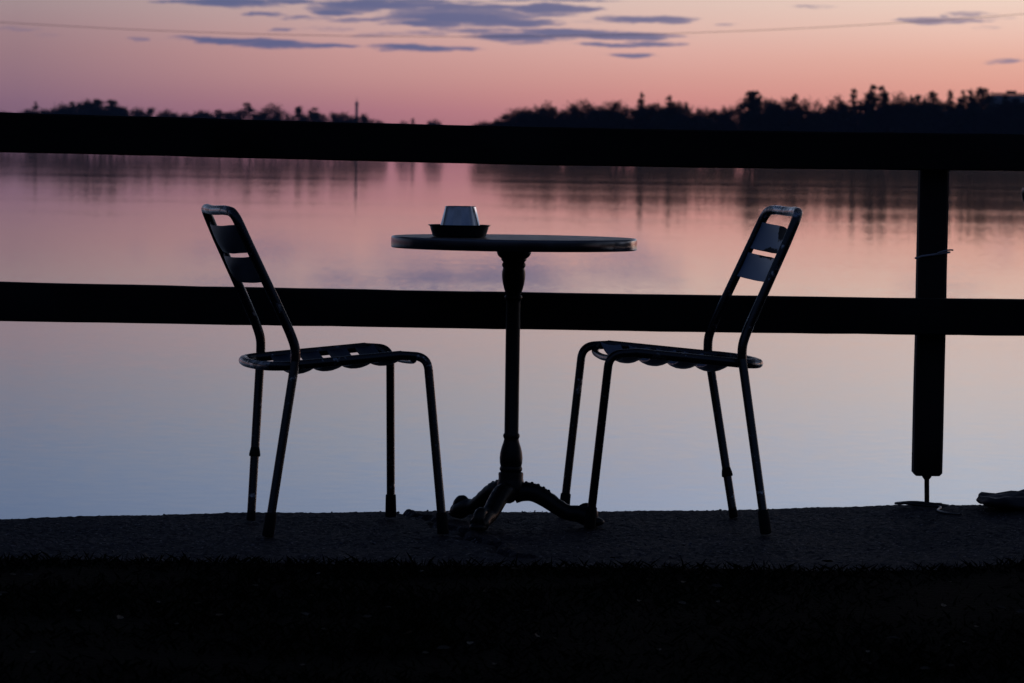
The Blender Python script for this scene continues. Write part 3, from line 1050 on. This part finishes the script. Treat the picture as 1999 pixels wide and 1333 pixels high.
for i in range(18):
    px = 45 + (240 - 45) * i / 9 if i < 10 else 380 + (740 - 380) * (i - 10) / 8
    base = float(np.interp(px, [r[0] for r in LEFT], [r[1] for r in LEFT]))
    kind = trng.choice(['round', 'round', 'pine'])
    place_tree(kind, px + trng.uniform(-4, 4), base + trng.uniform(5, 16), D_L + trng.uniform(-25, 90), trng.uniform(1.2, 1.7), KN[kind] + ' in the thin tree line of the left island', 'trees of the left island')

for px, py, kind in ((787, 237, 'round'), (806, 233, 'spruce'), (843, 234, 'round'), (850, 234, 'round')):
    place_tree(kind, px, py, D_F, 1.0, {787: 'leftmost tiny treetop on the distant islet', 806: 'tiny pointed treetop on the distant islet', 843: 'left one of the close pair of treetops on the islet', 850: 'right one of the close pair of treetops on the islet'}[px], 'treetops of the distant islet')

# brushwood that fills the wood's edge down to the water
def brushwood(name, px0, px1, dist, hmax, n, seed, label):
    rs = np.random.RandomState(seed)
    px = rs.uniform(px0, px1, n)
    Y = dist + rs.uniform(-34, 60, n)
    X = (px - CX) / FPX * Y
    hh = np.array([0.55 + 0.9 * mnoise.noise(Vector((x * .04, seed, 0))) + 0.5 * mnoise.noise(Vector((x * .17, seed, 4))) for x in X]) * hmax
    end = np.minimum(1, np.minimum(px - px0, px1 - px) / 30.0)
    if px0 > 900:
        for g in (1093, 1231, 1441):
            end = end * (1 - 0.85 * np.exp(-((px - g) / 9.0) ** 2))
    Z = WZ + 0.2 + np.maximum(hh, hmax * .25) * end * rs.rand(n) ** .8
    P = np.stack([X, Y, Z], 1)
    u = rs.normal(0, 1, (n, 3))
    u /= np.linalg.norm(u, axis=1)[:, None]
    v = rs.normal(0, 1, (n, 3))
    v -= (v * u).sum(1)[:, None] * u
    v /= np.linalg.norm(v, axis=1)[:, None]
    s = rs.uniform(0.25, 0.6, n)[:, None]
    V = np.stack([P - u * s, P + v * s * .7, P + u * s, P - v * s * .7], 1).reshape(-1, 3)
    b = np.arange(n) * 4
    me = bpy.data.meshes.new(name)
    me.from_pydata(V.tolist(), [], np.stack([b, b + 1, b + 2, b + 3], 1).tolist())
    me.materials.append(M_BRD)
    o = link(bpy.data.objects.new(name, me))
    tag(o, label, 'brushwood', kind='stuff')


brushwood('brushwood', 925, 2300, D_R, 7.5, 42000, 5, 'dense brushwood under the trees of the right shore')
brushwood('brushwood', -120, 752, D_L, 1.6, 6000, 6, 'low brushwood under the trees of the left island')

# tower on the left island
p = at_y(696.5, 197, D_L + 60)
tw = empty('tower', (p.x, D_L + 60, WZ + 0.8))
tag(tw, 'thin pale tower rising above the right end of the left island', 'tower')
bm = bmesh.new()
lathe(bm, [(0, 0), (0.85, 0), (0.72, (p.z - WZ) * .7), (0.65, (p.z - WZ) - 3.2), (0, (p.z - WZ) - 3.2)], 20)
obj('shaft', bm, M_PALE, tw)
bm = bmesh.new()
lathe(bm, [(0, (p.z - WZ) - 3.19), (0.85, (p.z - WZ) - 3.19), (0.85, (p.z - WZ) - 1.6), (0.4, (p.z - WZ) - 1.2), (0.14, (p.z - WZ) - 1.0), (0.10, (p.z - WZ) + 1.2), (0, (p.z - WZ) + 1.2)], 16)
obj('lantern', bm, M_PALE, tw)

# flat-roofed block at the right edge of the wood
pl, pr = at_y(1938, 181, D_R + 170), at_y(2075, 184, D_R + 170)
bt = empty('apartment_block', ((pl.x + pr.x) / 2, D_R + 176, WZ + 0.9))
tag(bt, 'flat-roofed bluish block showing above the wood at the right edge', 'building')
bw, bh = pr.x - pl.x, pl.z - WZ - 0.9
bm = bmesh.new()
box(bm, (0, 0, bh / 2 - 0.3), (bw, 11, bh - 0.6))
obj('wall', bm, M_WALL, bt)
bm = bmesh.new()
box(bm, (0, 0, bh - 0.15 + 0.01), (bw + 0.8, 11.8, 0.3))
box(bm, (-bw * .2, 1, bh + 0.45), (3.2, 3, 0.9))
obj('roof', bm, M_ROOF, bt)
wi = 0
for fl in range(5):
    for c in range(7):
        bm = bmesh.new()
        box(bm, (-bw / 2 + bw * (c + .5) / 7, -5.52, 1.9 + fl * 2.75), (1.5, 0.1, 1.4))
        obj('window', bm, M_GLASS, bt)

# cable slung high over the water
CAB = [(0, 42), (350, 61), (700, 72), (1000, 74.5), (1300, 64), (1560, 52), (1750, 42), (1999, 31)]
YC = 240.0
cx_ = np.array([c[0] for c in CAB], float)
cz_ = np.array([at_y(c[0], c[1], YC).z for c in CAB])
cw_ = np.array([at_y(c[0], c[1], YC).x for c in CAB])
co = np.polyfit(cw_, cz_, 2)
bm = bmesh.new()
tube(bm, [(x, YC, float(np.polyval(co, x))) for x in np.linspace(-75, 75, 120)], 0.016, 6)
tag(obj('overhead_cable', bm, M_WIRE), 'thin dark cable sagging across the sky over the lake', 'cable')

# ------------------------------------------------------------------ railing
fence = empty('railing', (0, 10.3, 0))
tag(fence, 'black two-beam timber railing along the water behind the furniture', 'railing')


def depth_at(px):
    return 10.15 + 0.26 * px / 1999.0


frng = random.Random(8)
TOPS = [(-900, 190, 271.5), (-330, 208, 287.5), (0, 219, 297), (350, 229.3, 305), (700, 239.5, 314), (1000, 246.5, 321.5), (1350, 253, 327), (1650, 257.5, 330.5), (1999, 262, 334), (2300, 266, 337.5), (2900, 274, 344)]
LOWS = [(-900, 532, 609.5), (-330, 544, 620), (0, 551, 627), (400, 560, 633.5), (800, 567.5, 639.5), (1000, 571, 643), (1400, 577.5, 649), (1700, 581.5, 652.5), (1999, 585, 656), (2300, 588, 659), (2900, 595, 665)]
PLANK = 0.028


def beam(rows_, name):
    C, Hh = [], []
    X = np.array([r[0] for r in rows_], float)
    for px in np.linspace(X[0], X[-1], 60):
        a = float(np.interp(px, X, [r[1] for r in rows_]))
        b = float(np.interp(px, X, [r[2] for r in rows_]))
        y = depth_at(px)
        pa, pb = at_y(px, a, y - PLANK), at_y(px, b, y - PLANK)
        C.append(Vector(((pa.x + pb.x) / 2, y, (pa.z + pb.z) / 2)))
        Hh.append((PLANK, (pa.z - pb.z) / 2))
    bm = bmesh.new()
    rect_sweep(bm, [c - Vector((0, 10.3, 0)) for c in C], Hh, 0.004, 0.0006, frng)
    return obj(name, bm, M_RAIL, fence)


beam(TOPS, 'top_rail')
beam(LOWS, 'lower_rail')


def post(pxt, pyt, pxb, pyb, half_px, gpx, gpy, lab=None):
    y = depth_at(pxt) + PLANK + 0.040
    a, b = at_y(pxt, pyt, y), at_y(pxb, pyb, y)
    hw = half_px / FPX * y
    bm = bmesh.new()
    n = 10
    rings = []
    for i in range(n + 1):
        c = a.lerp(b, i / n)
        q = []
        for sx, sy in ((1, 1), (-1, 1), (-1, -1), (1, -1)):
            bev = 0.006
            p1, p2 = Vector((sx * hw, sy * (.036 - bev), 0)), Vector((sx * (hw - bev), sy * .036, 0))
            q += [p1, p2] if sx * sy > 0 else [p2, p1]
        rings.append([bm.verts.new(c + v + Vector((frng.uniform(-1, 1), frng.uniform(-1, 1), 0)) * .0006 - Vector((0, 10.3, 0))) for v in q])
    # rounded worn foot of the post
    q = [bm.verts.new(Vector((v.co.x * 1.0, v.co.y, v.co.z)).lerp(b - Vector((0, 10.3, 0)), 0.18) - Vector((0, 0, 0.008))) for v in rings[-1]]
    rings.append(q)
    for r1, r2 in zip(rings[:-1], rings[1:]):
        for k in range(8):
            bm.faces.new((r1[k], r1[(k + 1) % 8], r2[(k + 1) % 8], r2[k]))
    bm.faces.new(rings[0])
    bm.faces.new(rings[-1][::-1])
    po = obj('post', bm, M_POST, fence)
    g = at_y(gpx, gpy, y)
    g.z = gz(g.x) + 0.002 if edge_y(g.x) > g.y - .1 else gz(g.x)
    bm = bmesh.new()
    tube(bm, [Vector((b.x, y, b.z + 0.02)) - Vector((0, 10.3, 0)), Vector((b.x, y, b.z - 0.012)) - Vector((0, 10.3, 0)), Vector((b.x, y, b.z - 0.020)) - Vector((0, 10.3, 0)), g - Vector((0, 10.3, 0.03))], [0.013, 0.013, 0.0068, 0.0068], 10)
    rod = obj('steel_rod', bm, M_STEEL, fence)
    bm = bmesh.new()
    box(bm, g - Vector((0, 10.3, 0)) + Vector((0, 0, 0.0005)), (0.085, 0.065, 0.004), bev=0.001)
    obj('base_plate', bm, M_STEEL, fence)
    bm = bmesh.new()
    h_ = g.z - WZ + .6
    box(bm, g - Vector((0, 10.3, 0)) + Vector((0, 0, -h_ / 2 - 0.0032)), (0.10, 0.09, h_), bev=0.004)
    obj('footing', bm, M_CONC, fence)
    return a, b, g, y


pa, pb, pg, pY = post(1824, 264, 1809.5, 922, 28.0, 1810, 986)
post(-280, 238, -290, 925, 28.5, -291, 1000)

# white cord round the post
bm = bmesh.new()
c = at_y(1820.5, 493, pY)
tilt = 0.0065
hw = 28.5 / FPX * pY + .003
hd = .0395
loop = []
for (sx, sy) in ((-1, .8), (-1, -.7), (-.8, -1), (0, -1.03), (.8, -1), (1, -.8), (1, .7), (.8, 1), (-.8, 1)):
    loop.append(Vector((c.x + sx * hw, c.y + sy * hd, c.z - 0.004 + sx * tilt + (-.002 if sy > 0 else 0.0) - (0.004 if sx == -1 else 0))))
tube(bm, loop, 0.0028, 8, closed=True)
tube(bm, catmull([Vector((c.x + hw * .2, c.y - hd * 1.1, c.z + .000)), Vector((c.x + hw * .7, c.y - hd * 1.16, c.z + .007)), Vector((c.x + hw * 1.0, c.y - hd * 1.1, c.z + .009)), Vector((c.x + hw * 1.2, c.y - hd * 1.0, c.z + .0085))], 5), 0.0022, 8)
tag(obj('cord', bm, M_CORD), 'pale cord tied round the railing post under the top rail', 'cord')

# loose black cable lying at the foot of the post
bm = bmesh.new()


def gp(px, py, dz=0.006):
    x = at_z(px, py, 0).x
    p = at_z(px, py, gz(x))
    p.y = min(p.y, edge_y(p.x) - 0.005)
    p.z = gz(p.x) + dz
    return p


bx, by = pg.x, min(pg.y - .06, edge_y(pg.x) - .04)
gzz = gz(bx)
pts = [(bx - .085, by + .02, gzz + .008), (bx - .075, by - .03, gzz + .013), (bx - .03, by - .05, gzz + .010), (bx + .03, by - .06, gzz + .007), (bx + .05, by - .03, gzz + .007), (bx + .02, by + .01, gzz + .008),
       (bx - .04, by + .02, gzz + .012), (bx - .09, by + .01, gzz + .009), (bx - .08, by - .02, gzz + .011), (bx - .03, by - .03, gzz + .014), (bx + .02, by - .07, gzz + .008), (bx + .005, by - .16, gzz + .007), (bx + .02, by - .24, gzz + .007), (bx + .05, by - .29, gzz + .008)]
tube(bm, catmull(pts, 8), 0.0032, 8)
tag(obj('cable_coil', bm, M_WIRE), 'loose black cable coiled on the asphalt at the foot of the post', 'cable')

# flat stone block on the rim, right
bm = bmesh.new()
srng = random.Random(5)
p0 = gp(1905, 981)
cx0, cy0 = 1.48, edge_y(1.4) - 0.10
cx0, cy0 = 1.505, edge_y(1.45) - 0.10
NR, NA = 14, 56
rows = []
for i in range(NR + 1):
    row = []
    for k in range(NA):
        a = 2 * math.pi * k / NA
        if i <= 9:            # top surface, centre to rim
            q = i / 9
            zt = 1.0 - .35 * q ** 5
        else:                 # rim folds under
            q = 1.0 + .03 * math.sin(math.pi * (i - 9) / 5) - .04 * ((i - 9) / 5)
            zt = .65 - .95 * (i - 9) / 5
        sup = (abs(math.cos(a)) ** 3.2 + abs(math.sin(a)) ** 3.2) ** (-1 / 3.2)
        n1 = mnoise.noise(Vector((math.cos(a) * 2.2, math.sin(a) * 2.2, 7)))
        X = math.cos(a) * .255 * sup * q * (1 + .09 * n1)
        Y = math.sin(a) * .16 * sup * q * (1 + .12 * n1)
        nz = mnoise.noise(Vector((X * 11, Y * 14, 2))) * .018 + mnoise.noise(Vector((X * 45, Y * 30, 9))) * .010 + abs(mnoise.noise(Vector((X * 80, Y * 60, 4)))) * .005
        row.append(bm.verts.new((cx0 + X, cy0 + Y, gz(cx0) - .002 + .019 * zt + (nz if zt > .3 else nz * .5) - .010 * X)))
    rows.append(row)
for a_, b_ in zip(rows[:-1], rows[1:]):
    for k in range(NA):
        bm.faces.new((a_[k], a_[(k + 1) % NA], b_[(k + 1) % NA], b_[k]))
bmesh.ops.remove_doubles(bm, verts=rows[0], dist=0.001)
bm.faces.new(rows[-1])
tag(obj('stone_slab', bm, M_ROCK), 'rough flat stone lying on the rim at the right edge', 'stone')

# ------------------------------------------------------------------ chairs
HW = 0.196   # half width between side rails


def slat_bm(p_left, p_right, along, thick, sag, sagdir, roll=0.0, nu=18, nv=6, rim=0.004, wob=0.0, seed=0, nick=None):
    """curved sheet-metal slat from side to side; along = vector across the slat's width"""
    rng = random.Random(seed)
    bm = bmesh.new()
    A = Vector(along)
    L, Rr = Vector(p_left), Vector(p_right)
    S = Vector(sagdir).normalized()
    nrm = (Rr - L).normalized().cross(A.normalized())
    top, bot = [], []
    ph = [rng.uniform(0, 6.28) for _ in range(4)]
    for j in range(nv + 1):
        v = j / nv
        t, b = [], []
        for i in range(nu + 1):
            u = i / nu
            w = math.sin(math.pi * u) ** 0.8
            e = (2 * v - 1)
            c = L.lerp(Rr, u) + A * (v - 0.5) + S * (sag * w)
            c += nrm * (-roll * abs(e) ** 2.5 * (0.35 + 0.65 * w))
            if wob:
                edge = abs(e) ** 3
                c += A.normalized() * (wob * edge * math.sin(u * 17 + ph[0]) * math.sin(u * 7 + ph[1]))
                c += nrm * wob * .6 * math.sin(u * 9 + ph[2]) * edge
            if nick and v > 0.75:
                c -= A * nick * (v - 0.75) * 4 * math.exp(-((u - 0.62) / 0.10) ** 2)
            t.append(bm.verts.new(c + nrm * thick / 2))
            b.append(bm.verts.new(c - nrm * thick / 2))
        top.append(t)
        bot.append(b)
    for j in range(nv):
        for i in range(nu):
            bm.faces.new((top[j][i], top[j][i + 1], top[j + 1][i + 1], top[j + 1][i]))
            bm.faces.new((bot[j][i], bot[j + 1][i], bot[j + 1][i + 1], bot[j][i + 1]))
    for i in range(nu):
        bm.faces.new((top[0][i], bot[0][i], bot[0][i + 1], top[0][i + 1]))
        bm.faces.new((top[nv][i], top[nv][i + 1], bot[nv][i + 1], bot[nv][i]))
    for j in range(nv):
        bm.faces.new((top[j][0], top[j + 1][0], bot[j + 1][0], bot[j][0]))
        bm.faces.new((top[j][nu], bot[j][nu], bot[j + 1][nu], top[j + 1][nu]))
    return bm


def make_chair(loc, rz, label, slat_mat, seed, collar_side, collar_h, feet, dimp, zs=1.0, lean=0.0):
    """feet: {('rear', 1): (x, y), ...} in chair space; +x is where the sitter looks"""
    ch = empty('bistro_chair', loc, rz)
    ch.scale = (1, 1, zs)
    if isinstance(feet, list):       # feet given as the spots they touch in the photograph
        keys = [('rear', -1), ('rear', 1), ('front', -1), ('front', 1)]
        ft = {}
        for kf, (px, py) in zip(keys, feet):
            g = at_z(px, py, loc[2])
            q = Matrix.Rotation(-rz, 3, 'Z') @ Vector((g.x - loc[0], g.y - loc[1], 0))
            ft[kf] = (q.x, q.y)
        print(label, ft)
        feet = ft
    tag(ch, label, 'chair', 'slatted tube chairs on the quay')
    rt = 0.0122
    xr, zr = -0.182, 0.431       # where rear legs pass the side rail
    xf, zf = 0.150, 0.455        # front corner
    # ---- seat frame: side rails running into a loop behind the uprights
    bm = bmesh.new()
    ctrl = [(xf - .055, -HW, zf), (xr + .02, -HW + .004, zr), (xr - .030, -HW + .018, zr - .004), (xr - .062, -HW + .075, zr - .006), (xr - .072, 0, zr - .007)]
    full = ctrl + [(x, -y, z) for x, y, z in ctrl[-2::-1]]
    tube(bm, catmull(full, 6), rt, 12)
    obj('seat_frame', bm, M_TUBE, ch)
    # curled front edge joining the two sides
    bm = bmesh.new()
    fe = [(xf - .030, -HW + .004, zf - .002), (xf - .012, -HW + .05, zf - .016), (xf - .006, 0, zf - .022), (xf - .012, HW - .05, zf - .016), (xf - .030, HW - .004, zf - .002)]
    tube(bm, catmull(fe, 6), 0.0085, 10)
    obj('front_bar', bm, M_TUBE, ch)
    # ---- legs
    for s in (1, -1):
        fx, fy = feet[('front', s)]
        pts = fillet([(xf - .056, s * HW, zf), (xf + .012, s * (HW + .002), zf - .004), (fx, fy, 0.004)], [0.055], 9)
        bm = bmesh.new()
        tube(bm, pts, 0.0112, 12)
        lg = obj('leg', bm, M_TUBE, ch)
        foot_cap(Vector(pts[-1]), Vector(pts[-2]), lg, 0.055 if s * collar_side > 0 else .05)
        rx, ry = feet[('rear', s)]
        top = Vector((xr + .002, s * (HW + .016), zr + .012))
        bot = Vector((rx, ry, 0.004))
        bm = bmesh.new()
        tube(bm, [top, bot], [0.0118, 0.0112], 12)
        lg = obj('leg', bm, M_TUBE, ch)
        if s == collar_side:
            d = (top - bot).normalized()
            q = bot + d * (collar_h / d.z)
            bm = bmesh.new()
            tube(bm, [q - d * .002, q, q + d * .004, q + d * .012, q + d * .016, q + d * .022], [.0118, .0150, .0150, .0138, .0128, .0116], 14)
            obj('collar', bm, M_RUB, lg)
            foot_cap(bot, top, lg, 0.02, 0.0122)
        else:
            foot_cap(bot, top, lg, 0.055)
    # ---- back frame
    bk = [(xr + .002, -(HW + .016), zr + .010), (xr + .002, -(HW + .015), zr + .045), (xr - .012, -(HW + .010), zr + .085), (xr - .118 + lean * .75, -(HW - .002), 0.742), (xr - .150 + lean, -(HW - .010), 0.816)]
    up1 = fillet(bk[:4] , [0.04, 0.03], 6)
    top_z = 0.818
    crown = [Vector((xr - .152 + lean, -(HW - .010), top_z)), Vector((xr - .162 + lean, -(HW - .075), top_z + .004)), Vector((xr - .170 + lean, 0, top_z + .001)), Vector((xr - .162 + lean, HW - .075, top_z + .004)), Vector((xr - .152 + lean, HW - .010, top_z))]
    up2 = [Vector((p.x, -p.y, p.z)) for p in up1[::-1]]
    mid = catmull([up1[-1], crown[0], crown[1], crown[2], crown[3], crown[4], up2[0]], 1)
    loop = up1[:-1] + fillet(mid, [0.062, 0.035, 0.035, 0.035, 0.062], 7)[0:] + up2[1:]
    bm = bmesh.new()
    tube(bm, loop, 0.0124, 12)
    obj('back_frame', bm, M_TUBE, ch)

    def upright(z):
        for a, b in zip(up1[:-1], up1[1:]):
            if a.z <= z <= b.z:
                return a.lerp(b, (z - a.z) / (b.z - a.z))
        a, b = up1[-1], Vector(crown[0])
        return a.lerp(b, (z - a.z) / (b.z - a.z))
    for k, (z0, z1) in enumerate(((0.717, 0.787), (0.642, 0.706))):
        a, b = upright(z0), upright(z1)
        m = (a + b) / 2
        al = (b - a)
        bm = slat_bm((m.x, m.y + .004, m.z), (m.x, -m.y - .004, m.z), al, 0.0028, 0.028, (-1, 0, -.35), roll=-0.004, wob=dimp * (1.0 if k == 0 else .8), seed=seed + k, nick=(.12 if k == 0 else .03) if seed == 40 else None)
        obj('back_slat', bm, slat_mat, ch)
    # ---- seat slats
    dirv = Vector((xf - .055 - (xr + .02), 0, zf - zr)).normalized()
    for k in range(4):
        x = xr + .048 + k * 0.0745
        z = zr + (x - xr - .02) * dirv.z / dirv.x
        al = dirv * 0.053
        bm = slat_bm((x, HW - .002, z + .004), (x, -HW + .002, z + .004), al, 0.0028, 0.040, (0, 0, -1), roll=-.009, wob=0.0006, seed=seed + 10 + k)
        o = obj('seat_slat', bm, slat_mat, ch)
    return ch


def foot_cap(bot, ref, parent, length, r=0.0148):
    d = (ref - bot).normalized()
    bm = bmesh.new()
    tube(bm, [bot - d * .004, bot, bot + d * length * .9, bot + d * length, bot + d * (length + .002)], [r * .86, r * 1.02, r * .94, r * .92, .0115], 14)
    obj('rubber_foot', bm, M_RUB, parent)


FEET = {('front', 1): (.195, .206), ('front', -1): (.195, -.206), ('rear', 1): (-.243, .206), ('rear', -1): (-.243, -.206)}
LC = (-0.443 + 0.022, 9.785, gz(-.44) + 0.008)
RC = (0.392 - 0.014, 9.99, gz(.39) + 0.008)
make_chair(LC, R(15.5), 'dark tube chair left of the table with its back to the left', M_SLAT, 3, 1, 0.165, [(523, 1048), (490, 1016), (865, 1043), (763, 1009)], 0.0006, 0.978)
make_chair(RC, R(180 + 9.0), 'dark tube chair right of the table with torn peeling back slats', M_SLATP, 40, -1, 0.105, [(1432, 1010), (1495, 1042), (1100, 1007), (1151, 1031)], 0.0004, 0.992, 0.006)
# third chair, almost wholly outside the right edge
print('edge', edge_y(1.13), pg)
c3 = at_y(2004, 384, 10.05)
ang = R(20)
lx, ly = -.318, .17
ox = c3.x + .006 - (lx * math.cos(ang) - ly * math.sin(ang))
oy = 9.98 - (lx * math.sin(ang) + ly * math.cos(ang))
make_chair((ox, oy, gz(ox) + 0.014), ang, 'tube chair cut off by the right edge, only its back corner showing', M_SLAT, 77, 1, 0.165, dict(FEET), 0.0006)

# ------------------------------------------------------------------ table
TC = at_y(996, 1020, 9.88)
TC.z = gz(TC.x) + 0.006
table = empty('pedestal_table', TC)
tag(table, 'round pedestal bistro table with cast iron tripod foot between the chairs', 'table')
ZT = 0.741
RT = 0.315
bm = bmesh.new()
lathe(bm, [(0, ZT - .025), (RT - .004, ZT - .025), (RT - .0035, ZT - .002), (RT - .005, ZT), (0, ZT)], 96)
bm2 = bmesh.new()
tb = obj('tabletop', bm, M_TOP, table)
lathe(bm2, [(RT - .003, ZT - .0285), (RT - .001, ZT - .029), (RT + .0008, ZT - .0275), (RT + .0015, ZT - .025), (RT + .0015, ZT - .004), (RT + .0005, ZT - .001), (RT - .002, ZT + .0006), (RT - .0045, ZT + .0004), (RT - .0045, ZT - .028), (RT - .003, ZT - .0285)], 96)
obj('edge_band', bm2, M_EDGE, tb)
bm = bmesh.new()
box(bm, (.035, 0, ZT - .0275), (.20, .16, .006), bev=.001)
box(bm, (.115, -.10, ZT - .029), (.06, .05, .007), bev=.001)
obj('mounting_plate', bm, M_IRON, table)
S_ = 1 / 759.0
zz = lambda y: (1020 - y) * S_ + .006
prof = [(0, 489), (34, 489), (33, 494), (31, 498), (28, 501), (25, 503), (24.5, 507), (22, 509), (21, 511), (22.5, 513), (23.5, 516), (22.5, 519), (21, 521), (21, 523), (22.5, 528), (23, 534), (22.5, 543), (21, 552), (18.5, 562), (16, 570), (15, 575), (17, 577), (17.5, 580), (16.5, 583), (14.5, 585), (14, 590), (14, 845),
        (15.5, 847), (16.5, 850), (16, 853), (14.5, 856), (14.5, 858), (16, 864), (19, 873), (21.5, 884), (22.5, 894), (22, 904), (20.5, 910), (21.5, 912), (22.5, 915), (22, 918), (20, 921), (24, 923), (24.5, 926), (24, 934), (25, 938), (28, 950), (28, 962), (22, 970), (0, 971)]
bm = bmesh.new()
lathe(bm, [(r * S_, zz(y)) for r, y in prof], 40)
obj('column', bm, M_IRON, table)


def iron_leg(ang):
    """cast iron cabriole leg with scroll foot and beaded back"""
    bm = bmesh.new()
    path = [(0.010, .080), (.030, .085), (.058, .084), (.088, .070), (.122, .048), (.150, .034), (.178, .031), (.205, .020), (.222, .019)]
    rad_v = [.026, .025, .024, .0225, .0205, .020, .022, .0225, .018]
    rad_h = [.026, .026, .025, .024, .023, .022, .023, .025, .021]
    P = catmull([Vector((x, 0, z)) for x, z in path], 5)
    n = len(P)
    rv = np.interp(np.linspace(0, 8, n), range(9), rad_v)
    rh = np.interp(np.linspace(0, 8, n), range(9), rad_h)
    rings = []
    for i, p in enumerate(P):
        t = (P[min(i + 1, n - 1)] - P[max(i - 1, 0)]).normalized()
        up = Vector((-t.z, 0, t.x))
        ripple = 1.0 + (0.04 * math.sin(i * 1.9) if 3 < i < 24 else 0)
        rings.append([bm.verts.new(p + Vector((0, 1, 0)) * math.cos(a) * rh[i] + up * math.sin(a) * rv[i] * (ripple if math.sin(a) > 0 else 1)) for a in (2 * math.pi * k / 14 for k in range(14))])
    for a, b in zip(rings[:-1], rings[1:]):
        for k in range(14):
            bm.faces.new((a[k], a[(k + 1) % 14], b[(k + 1) % 14], b[k]))
    bm.faces.new(rings[0][::-1])
    bm.faces.new(rings[-1])
    # scroll over the toe
    sp = []
    for k in range(22):
        a = -1.2 + k * 0.33
        r = 0.019 * (1 - k / 34)
        sp.append(Vector((.194 + math.cos(a) * r, 0, .032 + math.sin(a) * r)))
    tube(bm, sp, [0.018 * (1 - k / 44) for k in range(22)], 10)
    # toe pad
    m = Matrix.Translation((.214, 0, .012)) @ Matrix.Diagonal((.030, .022, .013, 1))
    bmesh.ops.create_uvsphere(bm, u_segments=16, v_segments=10, radius=1, matrix=m)
    # beads along the back of the knee
    for k in range(6):
        q = P[5 + k * 2]
        i = 5 + k * 2
        t = (P[i + 1] - P[i - 1]).normalized()
        up = Vector((-t.z, 0, t.x))
        bmesh.ops.create_uvsphere(bm, u_segments=10, v_segments=8, radius=.0052, matrix=Matrix.Translation(q + up * rv[i] * .90))
    for v in bm.verts:
        v.co = Matrix.Rotation(ang, 3, 'Z') @ v.co
    return obj('leg', bm, M_IRON, table)


for a in (-6, 130, -112):
    iron_leg(R(a))

# ------------------------------------------------------------------ dishes on the table
bc = at_y(896.5, 461, 9.86)
bz = TC.z + ZT + 0.0012
k_ = 9.86 / FPX
bm = bmesh.new()
ro = 61 * k_
pr_ = [(0, 0), (50 * k_, 0), (52 * k_, .0015), (56 * k_, .018), (57.5 * k_, .0255), (60 * k_, .0275), (ro, .0285), (ro, .0298), (59 * k_, .0295), (56 * k_, .027), (54 * k_ - .002, .020), (50 * k_ - .001, .006), (48 * k_, .0035), (0, .0035)]
lathe(bm, pr_, 56)
bo = obj('bowl', bm, M_BOWL)
bo.location = (bc.x, 9.86, bz)
tag(bo, 'shallow dark bowl with flared rim standing on the table', 'bowl')
bm = bmesh.new()
cz0, cz1 = 0.0, 0.0475 + .0265
r0, r1 = 42.5 * k_, 29.5 * k_
lathe(bm, [(r0 + .0015, 0), (r0 + .002, .002), (r0, .0035), (r1 + .0012, cz1 - .004), (r1 + .0008, cz1 - .0015), (r1 - .001, cz1), (r1 - .004, cz1), (r1 - .007, cz1 - .0012), (.010, cz1 - .0016), (0, cz1 - .0012)], 128)
for v in bm.verts:  # flutes and one ridge added to the wall to catch streaks of sky
    if v.co.z > .004:
        v.co += Vector((v.co.x, v.co.y, 0)).normalized() * (.0012 * math.sin(7 * math.atan2(v.co.y, v.co.x) + 1) + .0004 * math.sin(12 * math.atan2(v.co.y, v.co.x)) + .0016 * math.exp(-((math.atan2(v.co.y, v.co.x) + 1.62) / .07) ** 2))
cu = obj('tin_pot', bm, M_TIN)
cu.location = (bc.x + .0015, 9.86, bz + .0037)
tag(cu, 'shiny tapered tin turned upside down in the dark bowl on the table', 'tin')

# ------------------------------------------------------------------ evening haze over the lake
bm = bmesh.new()
hx, hy0, hy1, hz0, hz1 = 3100.0, -450.0, 4500.0, WZ - 3.0, 22.0
box(bm, (0, (hy0 + hy1) / 2, (hz0 + hz1) / 2), (2 * hx, hy1 - hy0, hz1 - hz0))
mh, NH = new_mat('evening_haze')
pv = NH.n('ShaderNodeVolumePrincipled', {'Color': (0.34, 0.54, 1.0, 1), 'Density': HAZE_D, 'Anisotropy': 0.0})
oh = NH.n('ShaderNodeOutputMaterial')
NH.nt.links.new(pv.outputs[0], oh.inputs['Volume'])
tag(obj('haze', bm, mh, smooth=False), 'thin blue evening haze over the lake', 'haze', kind='stuff')
